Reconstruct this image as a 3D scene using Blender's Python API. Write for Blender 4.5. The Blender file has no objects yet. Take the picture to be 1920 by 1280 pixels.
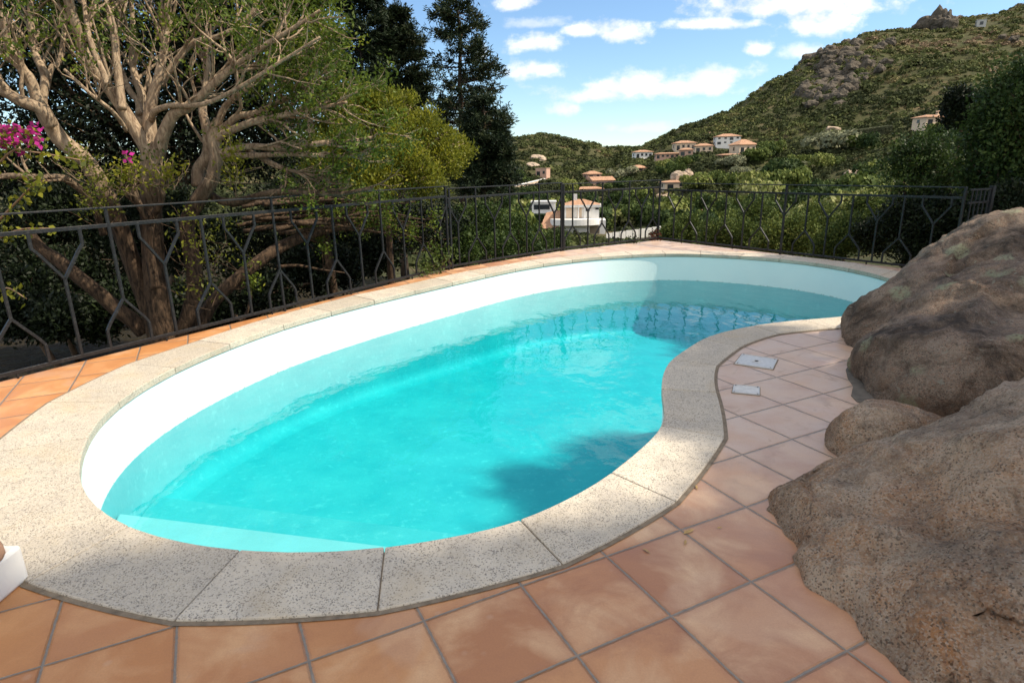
import bpy, bmesh, math, random
import numpy as np
from mathutils import Vector, Matrix, noise as mnoise
R = math.radians
rng = np.random.default_rng(7)
random.seed(7)
sc = bpy.context.scene
COL = sc.collection

# ------------------------------------------------------------------ camera
F, TH, ROLL, H = 1142.81, 0.27947017, -0.02158497, 1.4     # focal length in px of a 1920 frame, pitch, roll, eye height

def ray(px, py):
    u = (px - 960) / F; v = -(py - 640) / F
    c, s = math.cos(ROLL), math.sin(ROLL)
    u, v = c*u - s*v, s*u + c*v
    return np.array([u, math.cos(TH) + v*math.sin(TH), -math.sin(TH) + v*math.cos(TH)])
def gp(px, py, z=0.0):                      # point of the plane z under a pixel
    d = ray(px, py); t = (z - H) / d[2]
    return d*t + np.array([0, 0, H])
def aty(px, py, Y):                         # point at forward distance Y
    d = ray(px, py)
    return d*(Y/d[1]) + np.array([0, 0, H])
def project(p):
    x, y, z = p[0], p[1], p[2]-H
    d = y*math.cos(TH) - z*math.sin(TH)
    v = (y*math.sin(TH) + z*math.cos(TH))/d; u = x/d
    c, s = math.cos(ROLL), math.sin(ROLL)
    u, v = c*u + s*v, -s*u + c*v
    return 960 + F*u, 640 - F*v

cam_d = bpy.data.cameras.new("camera"); cam = bpy.data.objects.new("camera", cam_d); COL.objects.link(cam)
c, s = math.cos(ROLL), math.sin(ROLL)
r0 = Vector((1, 0, 0)); u0 = Vector((0, math.sin(TH), math.cos(TH))); fw = Vector((0, math.cos(TH), -math.sin(TH)))
cx_ = r0*c + u0*s; cy_ = -r0*s + u0*c
mw = Matrix.Identity(4)
for i in range(3):
    mw[i][0] = cx_[i]; mw[i][1] = cy_[i]; mw[i][2] = -fw[i]
mw[2][3] = H
cam.matrix_world = mw
cam_d.sensor_width = 36; cam_d.lens = F/1920*36; cam_d.clip_start = 0.05; cam_d.clip_end = 6000
sc.camera = cam

# ------------------------------------------------------------------ object helpers
def link(o, parent=None):
    COL.objects.link(o)
    if parent is not None: o.parent = parent
    return o
def tag(o, label, cat, group=None):
    o['label'] = label; o['category'] = cat
    if group: o['group'] = group
    return o
def empty(name, loc, label, cat, group=None, rz=0):
    o = bpy.data.objects.new(name, None); o.location = loc; o.rotation_euler = (0, 0, rz)
    o.empty_display_size = 0.1
    link(o); return tag(o, label, cat, group)
def struct(o, kind='structure'):
    o['kind'] = kind; return o

class MB:                                    # mesh collector
    def __init__(s): s.v = []; s.f = []; s.n = 0; s.t = []
    def add(s, V, Q, tint=None):
        V = np.asarray(V, float).reshape(-1, 3)
        s.v.append(V)
        for q in Q: s.f.append(tuple(int(i)+s.n for i in q))
        s.n += len(V)
    def box(s, c, d, ax=None):
        c = np.array(c, float); d = np.array(d, float)/2
        A = np.eye(3) if ax is None else np.array(ax, float)
        V = [c + A.T @ (np.array([x, y, z])*d) for z in (-1, 1) for y in (-1, 1) for x in (-1, 1)]
        s.add(V, [(0,2,3,1),(4,5,7,6),(0,1,5,4),(2,6,7,3),(0,4,6,2),(1,3,7,5)])
    def bar(s, a, b, w, h=None, up=(0,0,1)):      # rectangular bar from a to b
        a = np.array(a, float); b = np.array(b, float); h = h or w
        t = b-a; L = np.linalg.norm(t); t = t/L
        u = np.array(up, float)
        if abs(u @ t) > .97: u = np.array([1., 0, 0]) if abs(t[0]) < .9 else np.array([0., 1, 0])
        x = np.cross(u, t); x /= np.linalg.norm(x); y = np.cross(t, x)
        s.box((a+b)/2, (w, h, L), (x, y, t))
    def tube(s, P, r, k=6, cap=True):
        P = np.asarray(P, float); n = len(P); r = np.broadcast_to(np.asarray(r, float), (n,))
        T = np.gradient(P, axis=0); T /= np.linalg.norm(T, axis=1)[:, None]+1e-9
        up = np.array([0., 0, 1]) if abs(T[0, 2]) < .9 else np.array([1., 0, 0])
        x = np.cross(up, T[0]); x /= np.linalg.norm(x)
        ang = np.arange(k)*2*math.pi/k; V = []
        for i in range(n):
            x = x - (x @ T[i])*T[i]; x /= np.linalg.norm(x)+1e-9; y = np.cross(T[i], x)
            V.append(P[i] + r[i]*(np.cos(ang)[:, None]*x + np.sin(ang)[:, None]*y))
        Q = [(i*k+j, i*k+(j+1) % k, (i+1)*k+(j+1) % k, (i+1)*k+j) for i in range(n-1) for j in range(k)]
        if cap: Q += [tuple(range(k-1, -1, -1)), tuple((n-1)*k+j for j in range(k))]
        s.add(np.concatenate(V), Q)
    def build(s, name, m, parent=None, smooth=False, bevel=0):
        me = bpy.data.meshes.new(name)
        me.from_pydata(np.concatenate(s.v).tolist(), [], s.f); me.materials.append(m)
        if smooth: me.polygons.foreach_set('use_smooth', np.ones(len(me.polygons), bool))
        o = bpy.data.objects.new(name, me); link(o, parent)
        if bevel:
            b = o.modifiers.new('bevel', 'BEVEL'); b.width = bevel; b.segments = 2; b.limit_method = 'ANGLE'
        return o

def quad_mesh(name, V, m, tint=None, smooth=False):       # V: (n,4,3) free quads, one tint value per quad
    n = len(V)
    me = bpy.data.meshes.new(name)
    me.vertices.add(4*n); me.vertices.foreach_set('co', V.astype(np.float32).ravel())
    me.loops.add(4*n); me.loops.foreach_set('vertex_index', np.arange(4*n, dtype=np.int32))
    me.polygons.add(n); me.polygons.foreach_set('loop_start', np.arange(0, 4*n, 4, dtype=np.int32))
    me.polygons.foreach_set('loop_total', np.full(n, 4, dtype=np.int32))
    if tint is not None:
        a = me.attributes.new('tint', 'FLOAT', 'FACE'); a.data.foreach_set('value', tint.astype(np.float32))
    me.update(calc_edges=True); me.materials.append(m)
    return me
def obj(name, me, parent=None):
    o = bpy.data.objects.new(name, me); return link(o, parent)
def unit(a): return a/(np.linalg.norm(a, axis=-1, keepdims=True)+1e-9)
def rdir(n): return unit(rng.normal(size=(n, 3)))
def leaves(P, D, L, W, flat=.0):                          # rhombic leaves at P pointing along D
    n = len(P); D = unit(D)
    S = unit(np.cross(D, rdir(n) + np.array([0, 0, flat])))
    L = np.broadcast_to(L, (n,))[:, None]; W = np.broadcast_to(W, (n,))[:, None]
    mid = P + D*L*.45
    return np.stack([P, mid + S*W*.5, P + D*L, mid - S*W*.5], 1)
def pads(P, N, L, W, jit=.5):                             # small quads lying roughly across N
    n = len(P); N = unit(N + rdir(n)*jit); A_ = unit(np.cross(N, rdir(n))); B_ = np.cross(N, A_)
    L = np.broadcast_to(L, (n,))[:, None]*.5; W = np.broadcast_to(W, (n,))[:, None]*.5
    return np.stack([P-A_*L, P-B_*W+A_*L*.2, P+A_*L, P+B_*W-A_*L*.2], 1)
def smooth_line(P, n=6):
    P = np.asarray(P, float)
    Q = np.concatenate([[2*P[0]-P[1]], P, [2*P[-1]-P[-2]]]); out = []
    for i in range(1, len(Q)-2):
        a, b, c_, d = Q[i-1], Q[i], Q[i+1], Q[i+2]
        for t in np.arange(n)/n:
            out.append(.5*((2*b) + (c_-a)*t + (2*a-5*b+4*c_-d)*t*t + (3*b-a-3*c_+d)*t**3))
    out.append(Q[-2]); return np.array(out)

# ------------------------------------------------------------------ material helpers
class NT:
    def __init__(s, tree): s.t = tree; s.n = tree.nodes; s.l = tree.links
    def new(s, typ, ins=None, **props):
        nd = s.n.new(typ)
        for k, v in props.items(): setattr(nd, k, v)
        for k, v in (ins or {}).items():
            inp = nd.inputs[k]
            if isinstance(v, bpy.types.NodeSocket): s.l.new(v, inp)
            elif isinstance(v, bpy.types.Node): s.l.new(v.outputs[0], inp)
            else: inp.default_value = v
        return nd
    def math(s, op, a, b=0.0, c=None, clamp=False):
        ins = {0: a, 1: b}
        if c is not None: ins[2] = c
        return s.new('ShaderNodeMath', ins, operation=op, use_clamp=clamp).outputs[0]
    def mix(s, f, a, b, mode='MIX'):
        nd = s.new('ShaderNodeMix', data_type='RGBA', blend_type=mode)
        for k, v in ((0, f), (6, a), (7, b)):
            if isinstance(v, bpy.types.NodeSocket): s.l.new(v, nd.inputs[k])
            else: nd.inputs[k].default_value = v if k == 0 else col(v)
        return nd.outputs[2]
    def ramp(s, f, stops, interp='LINEAR'):
        nd = s.new('ShaderNodeValToRGB', {0: f}); cr = nd.color_ramp; cr.interpolation = interp
        while len(cr.elements) < len(stops): cr.elements.new(1.0)
        for e, (p, c_) in zip(cr.elements, stops): e.position = p; e.color = col(c_)
        return nd.outputs[0]
    def noise(s, vec, scale, detail=4, rough=.55, dist=0):
        return s.new('ShaderNodeTexNoise', {'Vector': vec, 'Scale': scale, 'Detail': detail, 'Roughness': rough, 'Distortion': dist}).outputs[0]
    def vor(s, vec, scale, feature='F1', out=0, rnd=1):
        return s.new('ShaderNodeTexVoronoi', {'Vector': vec, 'Scale': scale, 'Randomness': rnd}, feature=feature).outputs[out]
    def coord(s, k='Object'): return s.new('ShaderNodeTexCoord').outputs[k]
    def pos(s): return s.new('ShaderNodeNewGeometry').outputs['Position']
    def rng(s, v, a, b, c_=0., d=1.): return s.new('ShaderNodeMapRange', {0: v, 1: a, 2: b, 3: c_, 4: d}).outputs[0]
    def scale(s, vec, k): return s.new('ShaderNodeMapping', {0: vec, 3: k}).outputs[0]
    def bump(s, h, dist, strength=1.): return s.new('ShaderNodeBump', {'Height': h, 'Distance': dist, 'Strength': strength}).outputs[0]
def col(c_): return tuple(c_) if len(c_) == 4 else (*c_, 1.0)
def new_mat(name):
    m = bpy.data.materials.new(name); m.use_nodes = True
    t = NT(m.node_tree); b = m.node_tree.nodes['Principled BSDF']; return m, t, b
def plain(name, color, rough=.6, metal=0, var=.12, scale=8, bump=0.0, spec=.5):
    m, t, b = new_mat(name); p = t.coord()
    n = t.noise(p, scale, 5)
    c0 = tuple(x*(1-var) for x in color); c1 = tuple(min(1, x*(1+var)) for x in color)
    t.l.new(t.ramp(n, [(.3, c0), (.7, c1)]), b.inputs['Base Color'])
    b.inputs['Roughness'].default_value = rough; b.inputs['Metallic'].default_value = metal
    b.inputs['Specular IOR Level'].default_value = spec
    if bump: t.l.new(t.bump(t.noise(p, scale*5, 4), bump), b.inputs['Normal'])
    return m
def leaf_mat(name, stops, rough=.55, trans=.3, spec=.18):
    m, t, b = new_mat(name)
    a = t.new('ShaderNodeAttribute', attribute_name='tint').outputs['Fac']
    oi = t.new('ShaderNodeObjectInfo').outputs['Random']
    f = t.math('ADD', a, t.math('MULTIPLY', t.math('SUBTRACT', oi, .5), .18), clamp=True)
    c_ = t.ramp(f, stops)
    t.l.new(c_, b.inputs['Base Color']); b.inputs['Roughness'].default_value = rough
    b.inputs['Specular IOR Level'].default_value = spec
    tr = t.new('ShaderNodeBsdfTranslucent', {'Color': t.mix(.5, c_, (.12, .14, .01), 'ADD') if trans > .25 else c_})
    ms = t.new('ShaderNodeMixShader', {0: trans, 1: b.outputs[0], 2: tr.outputs[0]})
    t.l.new(ms.outputs[0], t.n['Material Output'].inputs['Surface'])
    return m

# ------------------------------------------------------------------ materials
LAT_T, LAT_A, LAT_O = .254642*1.4, .4606466, (.0153389729*1.4, 1.29056909*1.4)
def terracotta():
    m, t, b = new_mat('terracotta_tiles')
    p = t.pos()
    # lattice coordinates
    off = t.new('ShaderNodeVectorMath', {0: p, 1: (LAT_O[0], LAT_O[1], 0)}, operation='SUBTRACT').outputs[0]
    warp = t.new('ShaderNodeTexNoise', {'Vector': p, 'Scale': 2.2, 'Detail': 3.0}).outputs['Color']
    off = t.new('ShaderNodeVectorMath', {0: warp, 1: (.012, .012, 0), 2: off}, operation='MULTIPLY_ADD').outputs[0]
    rot = t.new('ShaderNodeVectorRotate', {'Vector': off, 'Angle': -LAT_A}, rotation_type='Z_AXIS').outputs[0]
    q = t.scale(rot, (1/LAT_T, 1/LAT_T, 0))
    sx = t.new('ShaderNodeSeparateXYZ', {0: q})
    fx, fy = t.math('FRACT', sx.outputs[0]), t.math('FRACT', sx.outputs[1])
    ex = t.math('MINIMUM', fx, t.math('SUBTRACT', 1.0, fx)); ey = t.math('MINIMUM', fy, t.math('SUBTRACT', 1.0, fy))
    e = t.math('MINIMUM', ex, ey)
    e = t.math('ADD', e, t.math('MULTIPLY', t.math('SUBTRACT', t.noise(p, 55, 3), .5), .016))
    grout = t.rng(e, .008, .014)                       # 0 in the joint, 1 on the tile
    cell = t.new('ShaderNodeVectorMath', {0: q}, operation='FLOOR').outputs[0]
    wn = t.new('ShaderNodeTexWhiteNoise', {0: cell}, noise_dimensions='3D')
    # tile colours: each tile fired differently, pinkish away from the edge and orange at the fence side
    per = wn.outputs['Value']
    base = t.ramp(per, [(0, (.37, .165, .08)), (.25, (.48, .235, .115)), (.5, (.55, .285, .13)), (.75, (.43, .215, .125)), (1, (.55, .31, .165))])
    shift = t.new('ShaderNodeVectorMath', {0: wn.outputs['Color'], 1: (30, 30, 30), 2: p}, operation='MULTIPLY_ADD').outputs[0]
    cloud = t.noise(shift, 3.6, 5, .55, .45)
    base = t.mix(t.rng(cloud, .46, .66, 0, .8), base, (.68, .46, .28))
    base = t.mix(t.rng(t.noise(shift, 2.6, 6, .65, .7), .48, .66, 0, .8), base, (.34, .15, .08))
    base = t.mix(t.rng(e, .10, .02, 0, .35), base, (.33, .155, .09))
    chip = t.rng(t.noise(p, 24, 5, .75), .66, .74, 0, .5)
    base = t.mix(chip, base, (.22, .10, .06))
    # limescale bloom on the damp side next to the rocks
    pq = t.new('ShaderNodeSeparateXYZ', {0: p})
    damp = t.math('MULTIPLY', t.rng(pq.outputs[0], .3, 1.1), t.rng(pq.outputs[1], 1.6, 3.0))
    bl = t.math('MULTIPLY', damp, t.rng(t.noise(p, 4.5, 5, .6), .25, .6, .45, .95))
    base = t.mix(bl, base, (.57, .44, .345))
    base = t.mix(t.math('MULTIPLY', damp, t.rng(t.noise(shift, 7, 4, .6, 1.), .56, .72, 0, .55)), base, (.30, .20, .14))
    left = t.rng(t.math('MULTIPLY_ADD', pq.outputs[1], .18, pq.outputs[0]), .9, -1.3)
    base = t.mix(t.math('MULTIPLY', left, .62), base, t.mix(cloud, (.40, .15, .042), (.66, .30, .085)))
    spots = t.math('MAXIMUM', t.rng(t.vor(p, 7.5), .12, .05, 0, 1), t.rng(t.noise(p, 1.9, 3, .5, 1.2), .60, .66, 0, .9))
    base = t.mix(t.math('MULTIPLY', spots, .35), base, (.55, .36, .24))
    fine = t.noise(p, 160, 3, .7)
    base = t.mix(t.rng(fine, .3, .75, 0, .22), base, (.20, .09, .05))
    gcol = t.mix(t.noise(p, 30, 3), (.13, .11, .09), (.30, .255, .21))
    t.l.new(t.mix(grout, gcol, base), b.inputs['Base Color'])
    t.l.new(t.rng(cloud, .3, .7, .30, .52), b.inputs['Roughness'])
    hgt = t.math('ADD', t.math('MULTIPLY', t.rng(e, .007, .028), 1.0), t.math('MULTIPLY', t.noise(p, 14, 4), .25))
    hgt = t.math('ADD', hgt, t.math('MULTIPLY', fine, .06))
    t.l.new(t.bump(hgt, .006), b.inputs['Normal'])
    b.inputs['Specular IOR Level'].default_value = .4
    return m
def granite_coping():
    m, t, b = new_mat('speckled_coping'); p = t.pos()
    oi = t.new('ShaderNodeObjectInfo').outputs['Random']
    base = t.mix(oi, (.41, .355, .27), (.60, .53, .42))
    base = t.mix(t.rng(t.noise(p, 6, 5), .35, .7, 0, .7), base, (.36, .32, .265))
    v = t.vor(p, 190, out=1)
    sep = t.new('ShaderNodeSeparateColor', {0: v}).outputs[0]
    base = t.mix(t.rng(sep, .0, 1, 0, .55), base, (.62, .57, .50))
    dark = t.math('MULTIPLY', t.rng(t.vor(p, 125), .34, .22, 0, 1), t.rng(t.math('ADD', t.math('MULTIPLY', t.noise(p, 26, 3), .6), t.math('MULTIPLY', t.noise(p, 4, 4), .4)), .44, .56))
    base = t.mix(t.math('MULTIPLY', dark, .68), base, (.085, .075, .063))
    dark2 = t.rng(sep, .86, .9, 0, .7)
    base = t.mix(dark2, base, (.14, .12, .10))
    damp = t.rng(t.noise(p, 1.3, 6, .65, .6), .50, .68, 0, .4)
    base = t.mix(damp, base, (.36, .31, .24))
    st = t.rng(t.noise(p, 2.2, 5, .6, .8), .54, .72, 0, .45)
    base = t.mix(st, base, (.46, .35, .20))
    t.l.new(base, b.inputs['Base Color']); b.inputs['Roughness'].default_value = .75
    h = t.math('SUBTRACT', t.noise(p, 220, 3), t.math('MULTIPLY', dark, .8))
    t.l.new(t.bump(h, .004, .8), b.inputs['Normal']); return m
def boulder_mat(name, warm):
    m, t, b = new_mat(name); p = t.pos()
    big = t.noise(p, 1.7, 6, .6, .5)
    c0 = t.mix(t.rng(big, .3, .7), (.52, .37, .255), (.78, .61, .45)) if warm else t.mix(t.rng(big, .3, .7), (.23, .18, .14), (.42, .335, .26))
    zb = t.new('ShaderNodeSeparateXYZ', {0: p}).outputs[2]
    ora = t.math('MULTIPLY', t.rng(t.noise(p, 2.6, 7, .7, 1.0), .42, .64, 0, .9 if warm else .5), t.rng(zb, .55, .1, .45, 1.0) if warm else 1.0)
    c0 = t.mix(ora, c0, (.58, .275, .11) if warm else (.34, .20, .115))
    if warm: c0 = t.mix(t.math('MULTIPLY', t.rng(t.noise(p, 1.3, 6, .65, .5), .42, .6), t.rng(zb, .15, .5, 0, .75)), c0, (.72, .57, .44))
    gr = t.vor(p, 175 if warm else 190, out=1); g = t.new('ShaderNodeSeparateColor', {0: gr})
    c0 = t.mix(t.rng(g.outputs[0], .35, 1, 0, .8), c0, (.74, .62, .50) if warm else (.50, .41, .33))
    c0 = t.mix(t.math('MULTIPLY', t.rng(g.outputs[1], .84, .90, 0, .65), t.rng(t.noise(p, 6, 5, .7), .36, .52)), c0, (.055, .042, .034))
    c0 = t.mix(t.rng(g.outputs[2], .82, .88, 0, .5), c0, (.46, .24, .15))
    grit = t.noise(p, 75, 5, .75)
    c0 = t.mix(t.rng(grit, .52, .68, 0, .5), c0, (.12, .088, .064))
    mid = t.noise(p, 11, 8, .78, .3)
    c0 = t.mix(t.rng(mid, .52, .68, 0, .5), c0, (.11, .08, .058))
    blk = t.rng(t.noise(p, 2.1, 9, .75, .4), .46, .64, 0, .9 if not warm else .6)
    c0 = t.mix(blk, c0, (.045, .036, .031))
    if not warm:                                    # crustose lichen patches
        wv = t.new('ShaderNodeVectorMath', {0: t.new('ShaderNodeTexNoise', {'Vector': p, 'Scale': 7.0, 'Detail': 4.0}).outputs['Color'], 1: (.16, .16, .16), 2: p}, operation='MULTIPLY_ADD').outputs[0]
        vv = t.vor(wv, 3.1)
        ring = t.math('MULTIPLY', t.rng(vv, .30, .22), t.rng(t.noise(p, 60, 4), .36, .5))
        c0 = t.mix(t.math('MULTIPLY', ring, .75), c0, (.42, .45, .30))
        spec = t.math('MULTIPLY', t.rng(t.vor(wv, 14), .2, .14), t.rng(t.noise(p, 2.4, 3), .5, .6))
        c0 = t.mix(t.math('MULTIPLY', spec, .6), c0, (.40, .41, .34))
    t.l.new(c0, b.inputs['Base Color']); b.inputs['Roughness'].default_value = .9
    b.inputs['Specular IOR Level'].default_value = .25
    h = t.math('ADD', t.math('MULTIPLY', t.noise(p, 9, 8, .78), .9), t.math('MULTIPLY', grit, .36))
    h = t.math('ADD', h, t.math('MULTIPLY', g.outputs[0], .07))
    h = t.math('SUBTRACT', h, t.math('MULTIPLY', t.rng(t.new('ShaderNodeTexVoronoi', {'Vector': t.new('ShaderNodeVectorMath', {0: t.new('ShaderNodeTexNoise', {'Vector': p, 'Scale': 4.0, 'Detail': 4.0}).outputs['Color'], 1: (.35, .35, .35), 2: p}, operation='MULTIPLY_ADD').outputs[0], 'Scale': 1.6}, feature='DISTANCE_TO_EDGE').outputs['Distance'], .03, 0), .35))
    t.l.new(t.bump(h, .085, 1.0), b.inputs['Normal']); return m
def bark(name, pale, dark, scale=1.0, rough_below=None):
    m, t, b = new_mat(name); p = t.coord()
    q = t.scale(p, (26*scale, 26*scale, 7*scale))
    n = t.noise(q, 1.0, 6, .7, .8)
    c0 = t.mix(t.rng(n, .35, .65), dark, pale)
    c0 = t.mix(t.rng(t.noise(p, 3.5, 4), .5, .75, 0, .6), c0, tuple(x*.45 for x in pale))
    if rough_below is not None:                     # old furrowed brown bark low on the trunk, painted darker for the canopy shade; smooth pale bark on the limbs
        zz = t.math('ADD', t.new('ShaderNodeSeparateXYZ', {0: p}).outputs[2], t.math('MULTIPLY', t.noise(p, 5, 4), .6))
        old = t.mix(t.rng(n, .4, .6), (.022, .015, .010), (.10, .064, .040))
        c0 = t.mix(t.rng(zz, rough_below+.75, rough_below+.1), c0, old)
    t.l.new(c0, b.inputs['Base Color']); b.inputs['Roughness'].default_value = .85; b.inputs['Specular IOR Level'].default_value = .2
    t.l.new(t.bump(n, .02*1/scale, 1.0), b.inputs['Normal']); return m

M = {}
M['tile'] = terracotta(); M['coping'] = granite_coping()
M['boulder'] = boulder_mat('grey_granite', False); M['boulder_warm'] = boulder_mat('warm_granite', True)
def iron_mat():
    m, t, b = new_mat('painted_iron'); p = t.pos()
    n = t.noise(p, 35, 5, .7)
    t.l.new(t.mix(t.rng(n, .5, .75, 0, .7), (.010, .0105, .012), (.04, .04, .041)), b.inputs['Base Color'])
    b.inputs['Roughness'].default_value = .45; b.inputs['Specular IOR Level'].default_value = .3
    t.l.new(t.bump(t.noise(p, 120, 3), .002), b.inputs['Normal']); return m
M['iron'] = iron_mat()
def pool_mat():
    m, t, b = new_mat('pool_paint'); p = t.pos()
    z = t.new('ShaderNodeSeparateXYZ', {0: p}).outputs[2]
    n = t.noise(p, 3, 5, .6)
    c0 = t.mix(t.rng(n, .35, .7, 0, .5), (.78, .85, .85), (.70, .80, .82))
    # coated turquoise below the waterline, white above it, with a thin uneven scum line between
    zz = t.math('ADD', z, t.math('MULTIPLY', t.math('SUBTRACT', t.noise(p, 26, 4, .7), .5), .012))
    under = t.mix(t.rng(t.noise(p, 2.2, 6, .65), .35, .7), (.035, .365, .42), (.075, .44, .48))
    under = t.mix(t.rng(t.noise(p, 13, 5, .7), .56, .7, 0, .25), under, (.32, .76, .77))
    c0 = t.mix(t.rng(zz, -.425, -.421), under, c0)
    scum = t.math('MULTIPLY', t.rng(t.math('ABSOLUTE', t.math('ADD', zz, .417)), .006, .002), t.rng(t.noise(p, 40, 3, .7), .52, .64))
    c0 = t.mix(t.math('MULTIPLY', scum, .85), c0, (.16, .14, .10))
    t.l.new(c0, b.inputs['Base Color']); b.inputs['Roughness'].default_value = .55
    t.l.new(t.bump(t.noise(p, 30, 4), .002), b.inputs['Normal']); return m
M['pool'] = pool_mat(); M['step'] = plain('step_paint', (.15, .47, .51), .55, var=.06, scale=4)
def water_mat():
    m, t, b = new_mat('pool_water'); t.n.remove(b); p = t.pos()
    q = t.scale(p, (1.0, .55, 1))
    w = t.math('ADD', t.noise(q, 5.0, 2, .45, .3), t.math('MULTIPLY', t.noise(p, 15, 2), .14))
    nb = t.bump(w, .011, .6)
    gl = t.new('ShaderNodeBsdfGlossy', {'Color': (1, 1, 1, 1), 'Roughness': .0, 'Normal': nb})
    tr = t.new('ShaderNodeBsdfTransparent', {'Color': (1, 1, 1, 1)})
    bf = t.new('ShaderNodeNewGeometry').outputs['Backfacing']
    fr = t.new('ShaderNodeFresnel', {'IOR': t.math('MULTIPLY_ADD', bf, 1/1.333-1.333, 1.333), 'Normal': nb})
    ms = t.new('ShaderNodeMixShader', {0: fr.outputs[0], 1: tr.outputs[0], 2: gl.outputs[0]})
    out = t.n['Material Output']; t.l.new(ms.outputs[0], out.inputs['Surface'])
    va = t.new('ShaderNodeVolumeAbsorption', {'Color': (.0, .945, .955, 1), 'Density': WATER_D})
    t.l.new(va.outputs[0], out.inputs['Volume']); return m
WATER_D = .75
M['water'] = water_mat()
M['mortar'] = plain('mortar', (.19, .15, .105), .9, var=.3, scale=25, bump=.004)
M['cement'] = plain('cement', (.125, .112, .095), .9, var=.35, scale=14, bump=.006)
M['steel'] = plain('brushed_lid', (.56, .55, .52), .45, metal=.25, var=.12, scale=40)
M['lidw'] = plain('plastic_lid', (.55, .54, .51), .5, var=.15, scale=20)
M['dark'] = plain('dark_hole', (.01, .01, .01), .9)
M['plaster'] = plain('white_plaster', (.78, .76, .72), .85, var=.06, scale=2)
M['cream'] = plain('cream_plaster', (.70, .54, .39), .85, var=.1, scale=1)
M['pink'] = plain('pink_plaster', (.52, .33, .25), .85, var=.1, scale=1)
M['ochre'] = plain('ochre_wall', (.55, .37, .17), .9, var=.2, scale=1)
M['glass'] = plain('window_dark', (.03, .035, .04), .15, var=.2)
M['wood'] = plain('dry_wood', (.25, .16, .09), .8, var=.3, scale=12)
M['dryleaf'] = plain('dry_leaf', (.42, .27, .10), .7, var=.3, scale=60)
def roof_mat():
    m, t, b = new_mat('terracotta_roof'); p = t.coord()
    w = t.new('ShaderNodeTexWave', {'Vector': p, 'Scale': 1.5, 'Distortion': 1.0, 'Detail': 2.0}).outputs['Fac']
    c0 = t.mix(t.noise(p, .9, 5), (.44, .23, .13), (.58, .37, .24))
    t.l.new(t.mix(t.math('MULTIPLY', w, .25), c0, (.30, .13, .07)), b.inputs['Base Color'])
    b.inputs['Roughness'].default_value = .85; t.l.new(t.bump(w, .1), b.inputs['Normal']); return m
M['roof'] = roof_mat()
M['bark'] = bark('pale_bark', (.50, .385, .265), (.15, .10, .065), 1.0, 1.25)
M['bark_dark'] = bark('dark_bark', (.17, .115, .075), (.055, .038, .026))
M['bark_con'] = bark('conifer_bark', (.10, .07, .05), (.035, .025, .018))
G_OLIVE = [(0, (.014, .026, .007)), (.4, (.045, .075, .013)), (.75, (.105, .145, .018)), (1, (.24, .25, .03))]
G_LIME = [(0, (.06, .075, .012)), (.4, (.16, .17, .020)), (.8, (.30, .28, .026)), (1, (.42, .36, .04))]
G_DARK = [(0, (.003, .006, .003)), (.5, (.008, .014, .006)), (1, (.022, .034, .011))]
G_CON = [(0, (.007, .014, .008)), (.5, (.018, .032, .014)), (.85, (.04, .05, .018)), (1, (.07, .06, .022))]
G_MID = [(0, (.012, .022, .008)), (.4, (.03, .055, .014)), (.8, (.065, .10, .022)), (1, (.11, .14, .035))]
M['l_olive'] = leaf_mat('olive_leaf', G_OLIVE, trans=.3)
M['l_lime'] = leaf_mat('lime_leaf', G_LIME, trans=.35)
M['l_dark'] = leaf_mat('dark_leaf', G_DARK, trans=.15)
M['l_con'] = leaf_mat('conifer_needles', G_CON, trans=.12, rough=.6)
M['l_mid'] = leaf_mat('green_leaf', G_MID, trans=.25)
M['l_scrub'] = leaf_mat('scrub_leaf', [(0, (.030, .038, .016)), (.3, (.056, .066, .024)), (.55, (.085, .102, .034)), (.75, (.122, .122, .045)), (.9, (.17, .13, .07)), (1, (.20, .145, .095))], trans=.12, rough=.8, spec=.1)
M['l_valley'] = leaf_mat('valley_leaf', [(0, (.022, .042, .013)), (.35, (.065, .095, .022)), (.65, (.125, .155, .034)), (.85, (.19, .21, .055)), (1, (.28, .28, .13))], trans=.18, rough=.7, spec=.15)
M['l_silver'] = leaf_mat('silver_leaf', [(0, (.09, .10, .06)), (.5, (.19, .20, .12)), (1, (.34, .33, .22))], trans=.15, rough=.8, spec=.1)
M['l_red'] = leaf_mat('reddish_leaf', [(0, (.06, .02, .015)), (1, (.16, .05, .03))], trans=.2)
M['petal'] = leaf_mat('magenta_bract', [(0, (.25, .01, .12)), (1, (.48, .025, .26))], trans=.3)
# ------------------------------------------------------------------ pool and terrace
INNER = [(-.175,2.114),(-.505,2.026),(-.864,2.004),(-1.255,2.07),(-1.605,2.211),(-1.879,2.41),(-2.1,2.65),(-2.30,2.98),(-2.46,3.36),(-2.545,3.80),(-2.535,4.33),(-2.392,4.951),(-2.156,5.596),(-1.855,6.117),(-1.52,6.62),(-1.14,7.126),(-.741,7.631),(-.34,8.132),(.073,8.62),(.482,8.982),(.953,9.313),(1.439,9.575),(1.935,9.711),(2.483,9.755),(3.003,9.631),(3.534,9.318),(3.974,8.968),(4.315,8.508),(4.494,8.02),(4.592,7.442),(4.50,6.75),(4.2,6.15),(3.7,5.7),(3.125,5.46),(2.658,5.363),(2.11,5.198),(1.735,4.955),(1.55,4.789),(1.301,4.456),(1.174,4.278),(1.085,4.094),(1.019,3.916),(.957,3.692),(.922,3.52),(.882,3.31),(.841,3.168),(.781,3.035),(.716,2.925),(.447,2.559),(.211,2.338),(.015,2.195)]
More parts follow.
